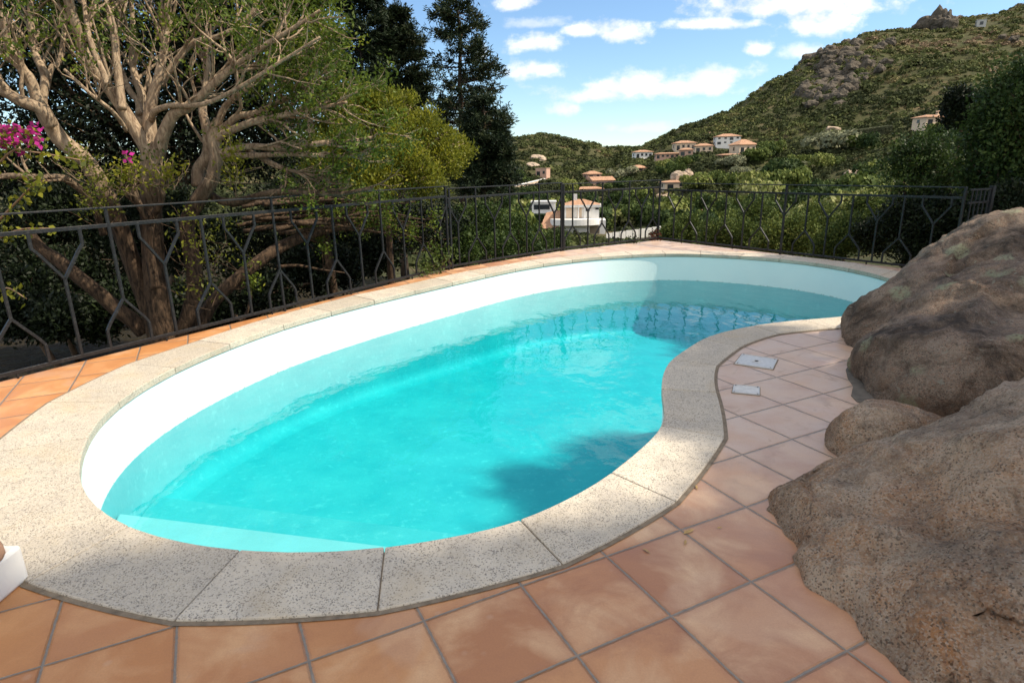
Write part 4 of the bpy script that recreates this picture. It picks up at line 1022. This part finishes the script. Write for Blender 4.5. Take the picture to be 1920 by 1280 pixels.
# ------------------------------------------------------------------ near trees
def limb_world(pts, Y, rpx):
    n = len(pts); Y = np.broadcast_to(np.asarray(Y, float), (n,)) if np.ndim(Y) == 0 or len(np.atleast_1d(Y)) == n else np.interp(np.linspace(0, 1, n), np.linspace(0, 1, len(Y)), Y)
    rpx = np.interp(np.linspace(0, 1, n), np.linspace(0, 1, len(rpx)), rpx)
    P = np.array([aty(x, y, d) for (x, y), d in zip(pts, Y)]); rad = rpx*Y/F
    S = smooth_line(P, 6); rs = np.interp(np.linspace(0, 1, len(S)), np.linspace(0, 1, n), rad)
    return S, rs
def wander(p, d, L, n, jit, up=0.0):
    d = unit(np.asarray(d, float)); pts = [np.array(p, float)]
    for _ in range(n):
        d = unit(d + rng.normal(size=3)*jit + np.array([0, 0, up])); pts.append(pts[-1] + d*L/n)
    return np.array(pts), d
class Tree:
    def __init__(s): s.wood = MB(); s.tips = []; s.dirs = []
    def limb(s, S, rs, k=8): s.wood.tube(S, rs, k); return S, rs
    def sprout(s, S, rs, n, L, start=.3, spread=.8, up=.25, levels=2, bias=(0, 0, 0), r0=None, jit=.22):
        for _ in range(n):
            t_ = start + (1-start)*rng.random()**.8; i = min(int(t_*(len(S)-1)), len(S)-2)
            T = unit(S[i+1]-S[i]); d = unit(T*.8 + rdir(1)[0]*spread + np.array(bias) + np.array([0, 0, up]))
            l_ = L*rng.uniform(.6, 1.25)*(1.15-.5*t_); r_ = min(rs[i]*.55, .02 if r0 is None else r0)
            pts, dd = wander(S[i], d, l_, 5, jit, up*.25)
            s.wood.tube(pts, np.maximum(np.linspace(r_, r_*.35, len(pts)), .0026), 5 if r_ > .006 else 4, cap=False)
            if levels > 1: s.sprout(pts, np.linspace(r_, r_*.35, len(pts)), 4, l_*.55, .25, spread, up, levels-1, bias, r_*.55, jit)
            s.tips.append(pts[-1]); s.dirs.append(dd)
            if levels == 1: s.tips.append(pts[3]); s.dirs.append(dd)
    def leafage(s, per, rad, L, m_t, keep=None):
        P = np.array(s.tips); D = np.array(s.dirs)
        if keep is not None: k = keep(P); P, D = P[k], D[k]
        n = len(P)*per
        C_ = np.repeat(P, per, 0); DD = np.repeat(D, per, 0)
        off = rdir(n)*rad*rng.random((n, 1))**.5
        t_ = np.clip(np.repeat(m_t + rng.normal(0, .13, len(P)), per) + rng.normal(0, .10, n), 0, 1)
        return leaves(C_+off, unit(DD*.5+rdir(n)*.9+np.array([0, 0, .25])), L*rng.uniform(.7, 1.25, n), L*.48, .5), t_

# ---- the gnarled main tree
A = Tree(); YA = 6.6
def addlimb(T, pts, Y, r_, n, L, **k):
    S, rs = limb_world(pts, Y, r_); rs = rs*.84; T.limb(S, rs)
    if n: T.sprout(S, rs, max(2, int(n*.75)), L, **k)
    return S, rs
addlimb(A, [(315,760),(306,640),(293,540),(286,450),(283,370),(284,300),(283,276)], [6.5,6.5,6.6,6.6], [34,27,24,22,21,20], 0, 0)
addlimb(A, [(278,300),(275,279),(249,235),(222,191),(188,144),(158,97),(141,44),(128,5),(110,-60),(90,-130)], [6.6,6.5,6.3,6.1], [16,14,12,10,8,5], 16, .9, up=.35)
addlimb(A, [(282,300),(282,250),(280,218),(287,180),(298,140),(306,101),(312,60),(318,0),(330,-80)], [6.6,6.7,6.9], [16,13,10,8,6,4], 16, .9, up=.35)
addlimb(A, [(276,285),(267,240),(263,215),(266,180),(255,150),(248,110),(250,60),(245,-10)], [6.6,6.9,7.2], [11,10,8,6,4], 12, .9, up=.35)
addlimb(A, [(290,300),(299,280),(306,255),(326,215),(353,202),(380,178),(420,141),(464,108),(504,81),(555,50),(600,20)], [6.6,6.5,6.4,6.3], [16,13,11,9,7,5,3], 22, .9, up=.25)
addlimb(A, [(284,225),(292,208),(323,198),(366,198),(403,188),(454,161),(520,120),(600,70)], [6.6,6.3,6.0], [7,6,5,4,2.5], 14, .8, up=.25)
addlimb(A, [(229,205),(226,175),(218,111),(215,67),(205,27),(203,0),(196,-70)], [6.4,6.5,6.7], [9,8,7,6,4], 12, .9, up=.35)
addlimb(A, [(262,215),(259,192),(242,168),(228,134),(215,100),(224,50),(236,0)], [6.7,7,7.3], [7,6,5,4], 8, .8)
addlimb(A, [(301,160),(312,141),(339,104),(363,81),(423,64),(470,27),(485,-10)], [6.8,6.9,7.0], [8,7,6,5,3], 14, .8, up=.3)
addlimb(A, [(202,160),(195,140),(178,100),(165,60),(160,20),(150,-50)], [6.2,6.3,6.5], [7,6,5,4], 9, .8, up=.3)
addlimb(A, [(238,246),(225,226),(210,208),(190,192),(165,172),(120,130)], [6.5,6.2,6.0], [4.5,4,3], 7, .6)
addlimb(A, [(284,425),(272,405),(255,370),(247,329),(244,300)], [6.4,6.3,6.2], [8,7.5,6,3], 5, .35, up=.6)
addlimb(A, [(280,425),(290,400),(302,380),(309,340),(318,305)], [6.4,6.3,6.2], [8,7,5.5,3], 5, .35, up=.6)
addlimb(A, [(292,540),(285,500),(278,460),(280,425)], 6.35, [11,10,8], 0, 0)
# ---- left leaning trunk of the same clump
addlimb(A, [(300,650),(284,590),(258,520),(230,440),(202,370),(161,302),(114,262),(90,225),(77,202)], [6.5,6.5,6.4,6.2], [22,19,18,17,15], 0, 0)
addlimb(A, [(90,225),(77,202),(56,150),(44,134),(30,110),(17,87),(8,50),(3,27),(-10,-40)], [6.2,6.1,6.0], [13,11,9,7,5], 14, .8, up=.35)
addlimb(A, [(95,235),(77,205),(37,188),(0,168),(-60,140),(-120,90)], [6.2,6.0,5.8], [14,12,10,7], 12, .9, up=.3)
addlimb(A, [(82,210),(80,188),(84,144),(70,110),(64,94),(57,34),(60,-20)], [6.2,6.4,6.6], [9,8,7,5], 12, .8, up=.35)
addlimb(A, [(82,180),(88,160),(97,127),(111,117),(118,80),(125,30)], [6.3,6.5,6.7], [7,5,4], 9, .7, up=.35)
addlimb(A, [(195,440),(186,412),(175,385),(151,356),(130,340),(114,333),(67,333),(30,330),(-40,332)], [6.3,6.2,6.0,5.9], [8,7,8,7,6], 7, .5)
addlimb(A, [(270,622),(248,600),(219,579),(186,550),(153,524),(110,488),(77,466),(50,430)], [6.5,6.3,6.2], [18,17,15,14,10], 0, 0)
# ---- right twisted stem
addlimb(A, [(330,640),(352,600),(366,540),(360,480),(350,430),(360,395),(380,363),(396,340),(402,318),(406,296),(400,262),(403,240),(410,225)], [6.6,6.7,6.8], [20,19,18,17,15,14,12,10], 0, 0)
addlimb(A, [(372,350),(373,319),(388,295),(391,270),(386,235),(380,208),(384,170),(390,120),(380,60)], [6.8,6.9,7.1], [15,13,10,7,5], 12, .8, up=.3)
addlimb(A, [(404,262),(410,249),(430,232),(447,218),(480,212),(524,192),(571,168),(625,140)], [6.8,6.7,6.6], [9,8,7,5,3], 20, .8, up=.15, bias=(.5,0,0))
addlimb(A, [(406,268),(413,255),(445,240),(477,228),(524,218),(565,210),(610,200),(650,192)], [6.8,6.6,6.4], [9,8,7,5,3], 20, .8, up=.12, bias=(.5,0,0))
addlimb(A, [(406,240),(410,228),(418,208),(427,195),(457,168),(487,144),(538,111),(590,90)], [6.8,6.9,7], [8,7,6,4], 18, .8, up=.2, bias=(.4,0,0))
for (pts, r_, n) in [([(404,290),(420,286),(470,275),(538,279),(598,269),(650,266),(705,258)], [9,7,6,4], 14), ([(404,296),(430,290),(470,292),(538,289),(590,291),(640,293),(690,288)], [8,6,5,3], 12),
                     ([(460,280),(500,300),(540,318),(590,330),(640,345)], [5,4,2.5], 8), ([(470,285),(510,310),(560,325),(600,345)], [4,3,2], 6), ([(395,366),(420,378),(454,376),(490,366),(521,360),(580,362),(640,363),(700,352)], [9,8,6,4], 12)]:
    addlimb(A, pts, [6.8,6.7,6.5,6.6], r_, n, .6, up=.05, bias=(.6,0,0))
# low limbs sweeping to the right behind the railing
addlimb(A, [(345,650),(375,608),(401,564),(456,513),(521,466),(580,440),(640,425),(710,405)], [6.7,7.0,7.6,8.2], [17,16,14,13,9,5], 10, .7, up=.1, bias=(.6,.2,0))
for k in range(15):
    y0 = rng.uniform(380, 440); x0 = rng.uniform(430, 560); pts = [(x0, y0), (x0+70, y0-rng.uniform(-6, 18)), (x0+150, y0-rng.uniform(0, 22)), (x0+rng.uniform(200, 300), y0-rng.uniform(-10, 35))]
    addlimb(A, pts, [rng.uniform(7.3, 8.0), rng.uniform(7.6, 8.6)], [rng.uniform(3, 6), 3, 1.5], 5, .5, up=.05, bias=(.6,.1,0))
addlimb(A, [(520,500),(560,498),(600,505),(650,512)], [7.4,7.5], [4,3,1.5], 3, .3)
addlimb(A, [(440,590),(455,600),(470,560),(466,520)], [7.2,7.2], [4,4,2], 2, .3)
def pxof(P): return np.array([project(p) for p in P])
def keepA(P):
    q = pxof(P); low = q[:, 1] > 330; u = rng.random(len(P))
    dens_ = np.where(q[:, 0] > 450, np.where(q[:, 1] > 235, .25, .5), np.where(q[:, 1] < 90, .36, .10)); dens_ = np.where(low & (q[:, 0] < 460), .12, dens_); dens_ = np.where(P[:, 2] > 3.7, .16, dens_)
    return u < dens_
troot = empty('gnarled_tree', tuple(aty(306, 640, 6.5)*np.array([1, 1, 0])+np.array([0, 0, -1.2])), 'large gnarled multi stemmed tree with pale twisting limbs spreading behind the left railing', 'tree')
def as_child(o, root): o.parent = root; o.matrix_parent_inverse = Matrix.Translation(root.location).inverted(); return o
as_child(A.wood.build('trunk', M['bark'], smooth=True), troot)
LV, LT = A.leafage(26, .13, .048, .50, keepA)
as_child(obj('crown', quad_mesh('crown', LV, M['l_olive'], LT)), troot)
print('tree A tips', len(A.tips), 'leaves', len(LV))

# ---- generic leafy tree from blobs given in the picture plus depth
def blob_tree(name, label, blobs, m, nleaf, L, base, bark_m, tmean=.5, twigs=60, trunk_r=.12, group=None, shell=.55, cat='tree', clump=26, crad=.16, up=.3, ragged=.2):
    B = [(aty(x, y, Y), r_*Y/F) for x, y, Y, r_ in blobs]; w = np.array([r_**2.2 for _, r_ in B]); w /= w.sum()
    o = empty(name, tuple(base), label, cat, group)
    nc = nleaf//clump; ids = rng.choice(len(B), nc, p=w); C_ = np.array([B[i][0] for i in ids]); r_ = np.array([B[i][1] for i in ids])
    d = rdir(nc); f = (shell + (1-shell)*rng.random(nc))*(1+ragged*np.maximum(0, rng.normal(size=nc)-.4)*.6)
    cp = C_ + d*np.array([1, 1, .85])*(r_*f)[:, None]
    cp[:, 2] += np.maximum(0, d[:, 2])*ragged*rng.random(nc)*r_*.5
    tt = np.clip(tmean + rng.normal(0, .15, nc), 0, 1)
    n = nc*clump; P = np.repeat(cp, clump, 0) + rdir(n)*crad*rng.random((n, 1))**.6
    D = np.repeat(d, clump, 0)*.45 + rdir(n)*.8 + np.array([0, 0, up])
    T_ = np.clip(np.repeat(tt, clump) + rng.normal(0, .10, n), 0, 1)
    as_child(obj('crown', quad_mesh('crown', leaves(P, D, L*rng.uniform(.65, 1.3, n), L*.5, .4), m, T_)), o)
    wd_ = MB(); base = np.array(base, float)
    main = max(B, key=lambda q: q[1])[0]
    big = sorted(range(len(B)), key=lambda i: -B[i][1])[:4]
    hub = np.mean([B[i][0] for i in big], 0); hub[2] = min(q[0][2] for q in B) - .1
    wd_.tube(smooth_line([base, base*.6+hub*.4+rng.normal(size=3)*.08, hub], 5), np.linspace(trunk_r, trunk_r*.7, 11), 7)
    for bc, br_ in B:
        base = hub
        mid = base*.45 + bc*.55 + rng.normal(size=3)*br_*.25; S = smooth_line([base, base*.8+mid*.2+np.array([0, 0, .2*br_]), mid, bc], 5)
        wd_.tube(S, np.linspace(trunk_r*.6, trunk_r*.18, len(S)), 6)
        for _ in range(max(2, twigs//len(B))):
            e = bc + rdir(1)[0]*br_*rng.uniform(.6, 1.0); i = int(rng.integers(len(S)//2, len(S)))
            pts = smooth_line([S[i], (S[i]+e)/2 + rng.normal(size=3)*br_*.12, e], 4); wd_.tube(pts, np.linspace(trunk_r*.22, trunk_r*.05, len(pts)), 4, cap=False)
    as_child(wd_.build('trunk', bark_m, smooth=True), o); return o
def gbase(px, Y): return at_ground(px, Y)
blob_tree('leafy_tree', 'bright yellow green leafy tree between the gnarled tree and the conifers', [(625,225,9.5,44),(660,275,9.2,54),(715,222,9.8,44),(785,250,10.2,46),(740,295,9.4,54),(835,300,10.2,36),(690,340,9.0,48),(790,335,9.6,44),(610,300,8.8,38),(868,285,10.6,20),(760,196,10.2,20),(690,186,9.8,22),(645,186,9.6,20),(830,252,10.4,20),(735,182,10,14),(860,262,10.6,14)], M['l_lime'], 34000, .055, gbase(720, 9.8), M['bark'], .42, 110, .07, crad=.13, shell=.35, up=.6, ragged=.45)
blob_tree('leafy_tree', 'upright olive green crown between the gnarled tree and the pair of dark conifers', [(560,60,9,60),(585,130,9.2,54),(530,20,9,60),(610,180,9,34),(560,-40,9,70),(700,190,10,36)], M['l_olive'], 22000, .058, gbase(600, 9.4), M['bark'], .55, 80, .08, crad=.16)
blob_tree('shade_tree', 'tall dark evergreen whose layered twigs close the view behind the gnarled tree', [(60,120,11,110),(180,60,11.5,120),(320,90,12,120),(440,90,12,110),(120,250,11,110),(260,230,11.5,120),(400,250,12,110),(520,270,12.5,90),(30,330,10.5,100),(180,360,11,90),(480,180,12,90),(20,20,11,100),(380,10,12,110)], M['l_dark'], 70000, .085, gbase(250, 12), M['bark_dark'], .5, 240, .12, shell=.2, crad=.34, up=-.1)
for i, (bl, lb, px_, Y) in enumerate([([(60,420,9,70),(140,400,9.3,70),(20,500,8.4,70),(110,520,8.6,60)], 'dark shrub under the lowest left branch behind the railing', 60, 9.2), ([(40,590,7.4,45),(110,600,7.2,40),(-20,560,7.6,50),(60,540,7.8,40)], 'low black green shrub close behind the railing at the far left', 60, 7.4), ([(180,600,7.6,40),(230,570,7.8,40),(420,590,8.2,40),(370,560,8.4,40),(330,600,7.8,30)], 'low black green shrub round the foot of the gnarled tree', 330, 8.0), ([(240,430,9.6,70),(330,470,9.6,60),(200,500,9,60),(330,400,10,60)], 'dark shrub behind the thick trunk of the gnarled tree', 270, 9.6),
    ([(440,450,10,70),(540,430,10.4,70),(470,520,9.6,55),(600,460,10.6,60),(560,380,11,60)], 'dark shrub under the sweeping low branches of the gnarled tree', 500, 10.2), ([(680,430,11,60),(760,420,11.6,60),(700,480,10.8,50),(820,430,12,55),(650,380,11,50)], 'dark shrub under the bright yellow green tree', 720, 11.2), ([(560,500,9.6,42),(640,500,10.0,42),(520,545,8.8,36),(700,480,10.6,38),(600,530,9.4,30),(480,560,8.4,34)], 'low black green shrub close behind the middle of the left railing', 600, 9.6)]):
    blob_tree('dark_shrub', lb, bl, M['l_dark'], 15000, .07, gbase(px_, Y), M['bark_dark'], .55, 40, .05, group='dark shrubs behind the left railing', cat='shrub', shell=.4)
for i, (bl, lb, px_, Y, n) in enumerate([([(900,430,14,55),(860,470,12,40),(930,470,13,36)], 'glossy green bush below the tall narrow conifer behind the railing', 890, 13, 14000), ([(1000,470,14,36),(960,440,16,40),(1040,455,16,26)], 'green bush left of the villa close behind the railing', 990, 15, 11000)]):
    blob_tree('green_shrub', lb, bl, M['l_mid'], n, .075, gbase(px_, Y), M['bark_dark'], .5, 40, .04, group='green bushes close behind the railing', cat='shrub', shell=.5)
# leafy runners on the trunks and the tuft at the foot of the railing
def tuft(name, label, spots, m, L, per, rad, tm, group=None, cat='climber', stem=True):
    o = empty(name, tuple(aty(*spots[0])), label, cat, group); P = np.array([aty(*q) for q in spots])
    n = len(P)*per; Q_ = np.repeat(P, per, 0) + rdir(n)*rad*rng.random((n, 1))**.5
    as_child(obj('foliage', quad_mesh('foliage', leaves(Q_, rdir(n)*.8+np.array([0, 0, .4]), L*rng.uniform(.6, 1.3, n), L*.55, .4), m, np.clip(tm+rng.normal(0, .15, n), 0, 1))), o)
    if stem:
        b = MB()
        for p in P:
            for _ in range(3):
                e = p+rdir(1)[0]*rad; pts, _d = wander(p-np.array([0, 0, rad*1.2]), e-p+np.array([0, 0, rad]), rad*2, 5, .2); b.tube(pts, np.linspace(.005, .002, 6), 4, cap=False)
        as_child(b.build('stem', M['bark'], smooth=True), o)
    return o
tuft('leafy_sprout', 'small leaved sprouts covering the left leaning trunk', [(150,290,6.0),(165,310,6.0),(180,335,6.0),(195,355,6.0),(185,375,6.0),(170,390,6.0),(195,390,6.1),(140,300,6.0),(205,340,6.1)], M['l_lime'], .042, 62, .16, .25, 'sprouts on the gnarled tree')
tuft('leafy_sprout', 'bright sprouts on the young shoot left of the main trunk', [(247,318,6.1),(238,335,6.1),(256,340,6.1),(228,322,6.1),(262,312,6.1)], M['l_lime'], .045, 42, .14, .5, 'sprouts on the gnarled tree')
tuft('leafy_sprout', 'bright sprouts just right of the main trunk', [(310,318,6.1),(322,325,6.1),(302,335,6.1),(330,310,6.1)], M['l_lime'], .045, 42, .13, .5, 'sprouts on the gnarled tree')
tuft('leafy_sprout', 'yellow green sprouts climbing the right twisted stem', [(432,275,6.4),(440,295,6.4),(428,315,6.4),(438,335,6.4),(446,310,6.4),(430,260,6.4)], M['l_lime'], .045, 48, .15, .5, 'sprouts on the gnarled tree')
tuft('leafy_sprout', 'thin leafy suckers standing between the trunks behind the railing', [(345,400,6.1),(365,430,6.1),(385,450,6.1),(340,460,6.1),(375,500,6.1),(400,480,6.1),(355,535,6.1),(390,545,6.1),(420,420,6.2),(440,470,6.2)], M['l_lime'], .042, 34, .17, .35, 'sprouts on the gnarled tree')
tuft('creeping_plant', 'leafy green tuft hanging over the bottom rail of the railing', [(790,500,8.2),(805,492,8.25),(820,500,8.3),(833,485,8.4),(845,478,8.5),(800,508,8.1),(815,478,8.4)], M['l_mid'], .05, 50, .13, .75, None, 'plant')
for i, (x, y, Y, lb) in enumerate([(1110,466,10.9,'small dry plant under the bottom rail left of the long baluster'), (1180,455,11.3,'small creeping plant under the bottom rail near the corner'), (1222,446,11.6,'reddish plant at the foot of the corner post')]):
    tuft('creeping_plant', lb, [(x,y,Y),(x+9,y-1,Y),(x+5,y-5,Y+.1)], M['l_red'] if i == 2 else M['l_mid'], .05, 40, .12, .4, 'creepers along the terrace edge', 'plant')

# ---- bougainvillea at the left edge
bo = empty('bougainvillea', tuple(aty(-30, 430, 5.3)), 'bougainvillea spray with magenta flowers reaching in at the left edge', 'plant')
b = MB(); fl, lf = [], []
for pts in ([(-80,480),(-30,330),(10,260),(50,245),(78,262)], [(-80,480),(-20,340),(20,285),(60,285),(150,300)], [(-80,480),(-10,420),(30,380),(60,350),(90,338)], [(-80,480),(0,445),(40,430),(100,428)], [(-80,480),(-40,300),(-10,255),(20,240)], [(-60,650),(-20,570),(10,540),(50,560)]):
    S, rs = limb_world(pts, [5.3,5.0,4.8], [3,2,1.2]); b.tube(S, rs, 5); lf += [q for q in S[6:]]
as_child(b.build('stem', M['wood'], smooth=True), bo)
FP = np.array([aty(x, y, rng.uniform(4.75, 5.0)) for x, y in [(5,240),(18,252),(30,243),(40,262),(55,240),(68,250),(75,265),(24,268),(8,262),(48,250),(60,268),(-8,250),(-20,245),(40,288),(2,272),(70,240),(239,294),(34,240)]])
for fp in FP:
    q_ = fp + rdir(9)*.022
    as_child(obj('flower', quad_mesh('flower', leaves(q_, rdir(9), .042*rng.uniform(.8, 1.2, 9), .036, .2), M['petal'], rng.random(9))), bo)
LP_ = np.array(lf); n = len(LP_)*3; Q_ = np.repeat(LP_, 3, 0)+rdir(n)*.05
as_child(obj('foliage', quad_mesh('foliage', leaves(Q_, rdir(n)+np.array([0, 0, -.3]), .06*rng.uniform(.5, 1.2, n), .04, .3), M['l_lime'], np.clip(.35+rng.normal(0, .2, n), 0, 1))), bo)

# ---- conifers
def conifer(name, label, px, base_y, top_y, Y, prof, seed, nb=70, droop=.15, dens_=1.0, tw=.30):
    r_ = np.random.default_rng(seed); p0 = at_ground(px, Y); top = aty(px, top_y, Y); o = empty(name, tuple(p0), label, 'conifer', 'dark conifers behind the leafy tree')
    Hh = top[2]-p0[2]; zb = aty(px, base_y, Y)[2]
    wd_ = MB(); S = np.array([p0 + (top-p0)*f + np.array([r_.normal()*.03, r_.normal()*.03, 0]) for f in np.linspace(0, 1, 14)]); wd_.tube(S, np.linspace(.16, .02, 14), 8)
    PP, DD, TT, LL = [], [], [], []
    pz = np.array([aty(px, q[0], Y)[2] for q in prof])[::-1]; pl = np.array([q[1]*Y/F for q in prof])[::-1]
    for k in range(nb):
        f = r_.random()**.9; z = zb + (top[2]-zb)*f; L = float(np.interp(z, pz, pl))*r_.uniform(.5, 1.0); a = r_.random()*6.283
        base = p0 + (top-p0)*((z-p0[2])/Hh); d = np.array([math.cos(a), math.sin(a), r_.uniform(-.15, .30)]); d = unit(d)
        pts = [base + d*L*q + np.array([0, 0, -droop*L*q*q + .14*L*q**3]) for q in np.linspace(0, 1, 7)]
        wd_.tube(pts, np.linspace(.028, .006, 7)*max(.6, L/1.2), 4, cap=False)
        for j in range(int(10*max(.5, L)*dens_)+3):
            q = r_.uniform(.25, 1.0); i = min(int(q*6), 5); b0 = pts[i]+(pts[i+1]-pts[i])*(q*6-i)
            dd = unit(unit(pts[i+1]-pts[i])*.8 + np.array([r_.normal()*.7, r_.normal()*.7, r_.normal()*.35+.15])); l_ = tw*r_.uniform(.5, 1.2)
            m_ = 26; s_ = r_.random((m_, 1)); PP.append(b0 + dd*l_*s_ + r_.normal(size=(m_, 3))*.045); DD.append(unit(dd + r_.normal(size=(m_, 3))*.7)); TT.append(np.clip(.45+r_.normal()*.16+r_.normal(0, .1, m_), 0, 1))
    P, D, T_ = np.concatenate(PP), np.concatenate(DD), np.concatenate(TT)
    as_child(wd_.build('trunk', M['bark_con'], smooth=True), o)
    as_child(obj('crown', quad_mesh('crown', leaves(P, D, .13*r_.uniform(.6, 1.3, len(P)), .035, .2), M['l_con'], T_)), o)
    return o
conifer('conifer', 'tall narrow conifer with open tiers and a visible straight trunk against the sky', 860, 345, -40, 20, [(-40,18),(10,42),(30,66),(60,52),(110,62),(140,86),(200,100),(240,98),(300,104),(345,96)], 1, 120, .1, .8)
conifer('conifer', 'left dark conifer of the dense pair cut by the top of the frame', 672, 240, -60, 21, [(-60,34),(0,52),(60,58),(140,70),(240,72)], 2, 150, .1, 1.3)
conifer('conifer', 'right shorter dark conifer of the dense pair', 742, 260, 22, 21.5, [(22,10),(50,34),(90,50),(150,58),(260,70)], 3, 140, .1, 1.3)
conifer('conifer', 'low brownish conifer in front of the far hill beside the tall narrow one', 905, 360, 190, 18, [(190,12),(230,50),(290,62),(340,66)], 4, 90, .15, 1.2)

# ---- trees at the right edge
blob_tree('broadleaf_tree', 'dark broadleaf tree filling the right edge of the picture above the boulder', [(1890,200,9,50),(1862,260,9.2,48),(1910,300,8.6,50),(1935,220,8.6,60),(1850,335,9.2,42),(1900,365,8.8,42),(1945,150,9,50),(1960,330,8.5,70),(1815,315,9.8,30)], M['l_mid'], 32000, .065, gbase(1900, 9.6), M['bark_dark'], .48, 120, .07, crad=.2, shell=.35, ragged=.4)
blob_tree('broadleaf_tree', 'thin open tree with bright leaf tips left of the dark broadleaf tree', [(1730,280,10.5,42),(1700,310,10.5,45),(1760,320,10.2,45),(1690,360,10.2,36),(1740,370,10,40),(1780,265,10.6,22)], M['l_mid'], 9000, .06, gbase(1740, 11), M['bark_dark'], .5, 70, .05, crad=.15, shell=.3)
blob_tree('broadleaf_tree', 'rounded almost black tree beside the orange roofed bungalow', [(1800,190,22,22),(1815,205,22,26),(1790,215,22,20),(1830,220,22,24)], M['l_dark'], 12000, .12, gbase(1810, 22), M['bark_dark'], .5, 40, .06, crad=.25)
for i, (bl, lb, px_, Y) in enumerate([([(1700,420,9.5,50),(1760,420,9,55),(1650,440,10,40),(1720,470,9,36)], 'dark bush behind the right end of the railing', 1710, 9.8), ([(1850,410,8.4,46),(1900,390,8,50),(1820,440,8.6,36),(1935,420,7.6,50),(1880,450,8,40)], 'dark bush behind the boulder at the right edge under the broadleaf tree', 1890, 8.6), ([(1600,440,11,40),(1560,460,10.8,32),(1620,400,12,36)], 'leafy bush behind the right railing, left of the darkest corner', 1590, 11.4),
    ([(1500,440,12,40),(1450,450,12,34),(1530,410,13,34)], 'olive green bush behind the middle of the right railing', 1490, 12.4), ([(1390,440,13,34),(1340,440,13.5,28),(1420,410,14,34)], 'green bush right of the corner post behind the railing', 1380, 13.6), ([(1285,430,15,26),(1262,440,14.5,18)], 'small bush just right of the corner post', 1280, 15)]):
    blob_tree('green_shrub', lb, bl, M['l_dark'] if i < 2 else M['l_valley'], 14000 if i > 1 else 18000, .06, gbase(px_, Y), M['bark_dark'], (.6, .6, .35, .5, .45, .4)[i], 50, .04, group='bushes behind the right railing', cat='shrub', shell=.45)
# trees beside the camera that shade the near part of the terrace
def offtree(name, label, blobs, base, m, nl, L, tm=.5):
    B2 = []
    o = empty(name, base, label, 'tree'); cps = []
    B_ = [(np.array(c_, float), r_) for c_, r_ in blobs]; w = np.array([r_**2 for _, r_ in B_]); w /= w.sum(); nc = nl//30
    ids = rng.choice(len(B_), nc, p=w); d = rdir(nc); cp = np.array([B_[i][0] for i in ids]) + d*(np.array([B_[i][1] for i in ids])*rng.uniform(.3, 1.05, nc))[:, None]
    n = nc*30; P = np.repeat(cp, 30, 0)+rdir(n)*.22*rng.random((n, 1))**.5
    as_child(obj('crown', quad_mesh('crown', leaves(P, rdir(n)+np.array([0, 0, .2]), L*rng.uniform(.7, 1.3, n), L*.5, .4), m, np.clip(tm+rng.normal(0, .15, n), 0, 1))), o)
    wd_ = MB()
    for c_, r_ in B_:
        S = smooth_line([np.array(base), np.array(base)*.5+c_*.5+np.array([0, 0, -.4]), c_], 6); wd_.tube(S, np.linspace(.13, .03, len(S)), 7)
    as_child(wd_.build('trunk', M['bark_dark'], smooth=True), o)
def sunward(L, X): return [(tuple(np.array([x, y, 0]) + np.array(sd)*(X-x)/sd[0]), r_) for x, y, r_ in L]
offtree('broadleaf_tree', 'tall leafy tree standing well right of the boulders and shading the near tiles', sunward([(1.35,2.3,.42),(1.35,3.3,.55),(1.45,4.1,.6),(2.0,4.75,.5),(.45,1.7,.5),(-.4,1.6,.65),(-1.2,1.5,.55),(1.9,3.6,.7),(.3,1.2,.7),(-.8,.9,.6),(2.3,2.3,.4),(2.9,4.4,.55),(1.0,1.6,.7),(2.1,1.2,.4),(3.3,3.3,.5),(1.8,2.8,.6)], 9.2), (9.6, .8, -1), M['l_mid'], 42000, .11)
offtree('broadleaf_tree', 'lower leafy tree standing right of the far end of the pool', sunward([(4.6,8.2,.8),(4.9,7.4,.8),(5.3,6.4,.5),(4.3,9.0,.5)], 11.5), (11.8, 6.6, -2), M['l_mid'], 14000, .11)
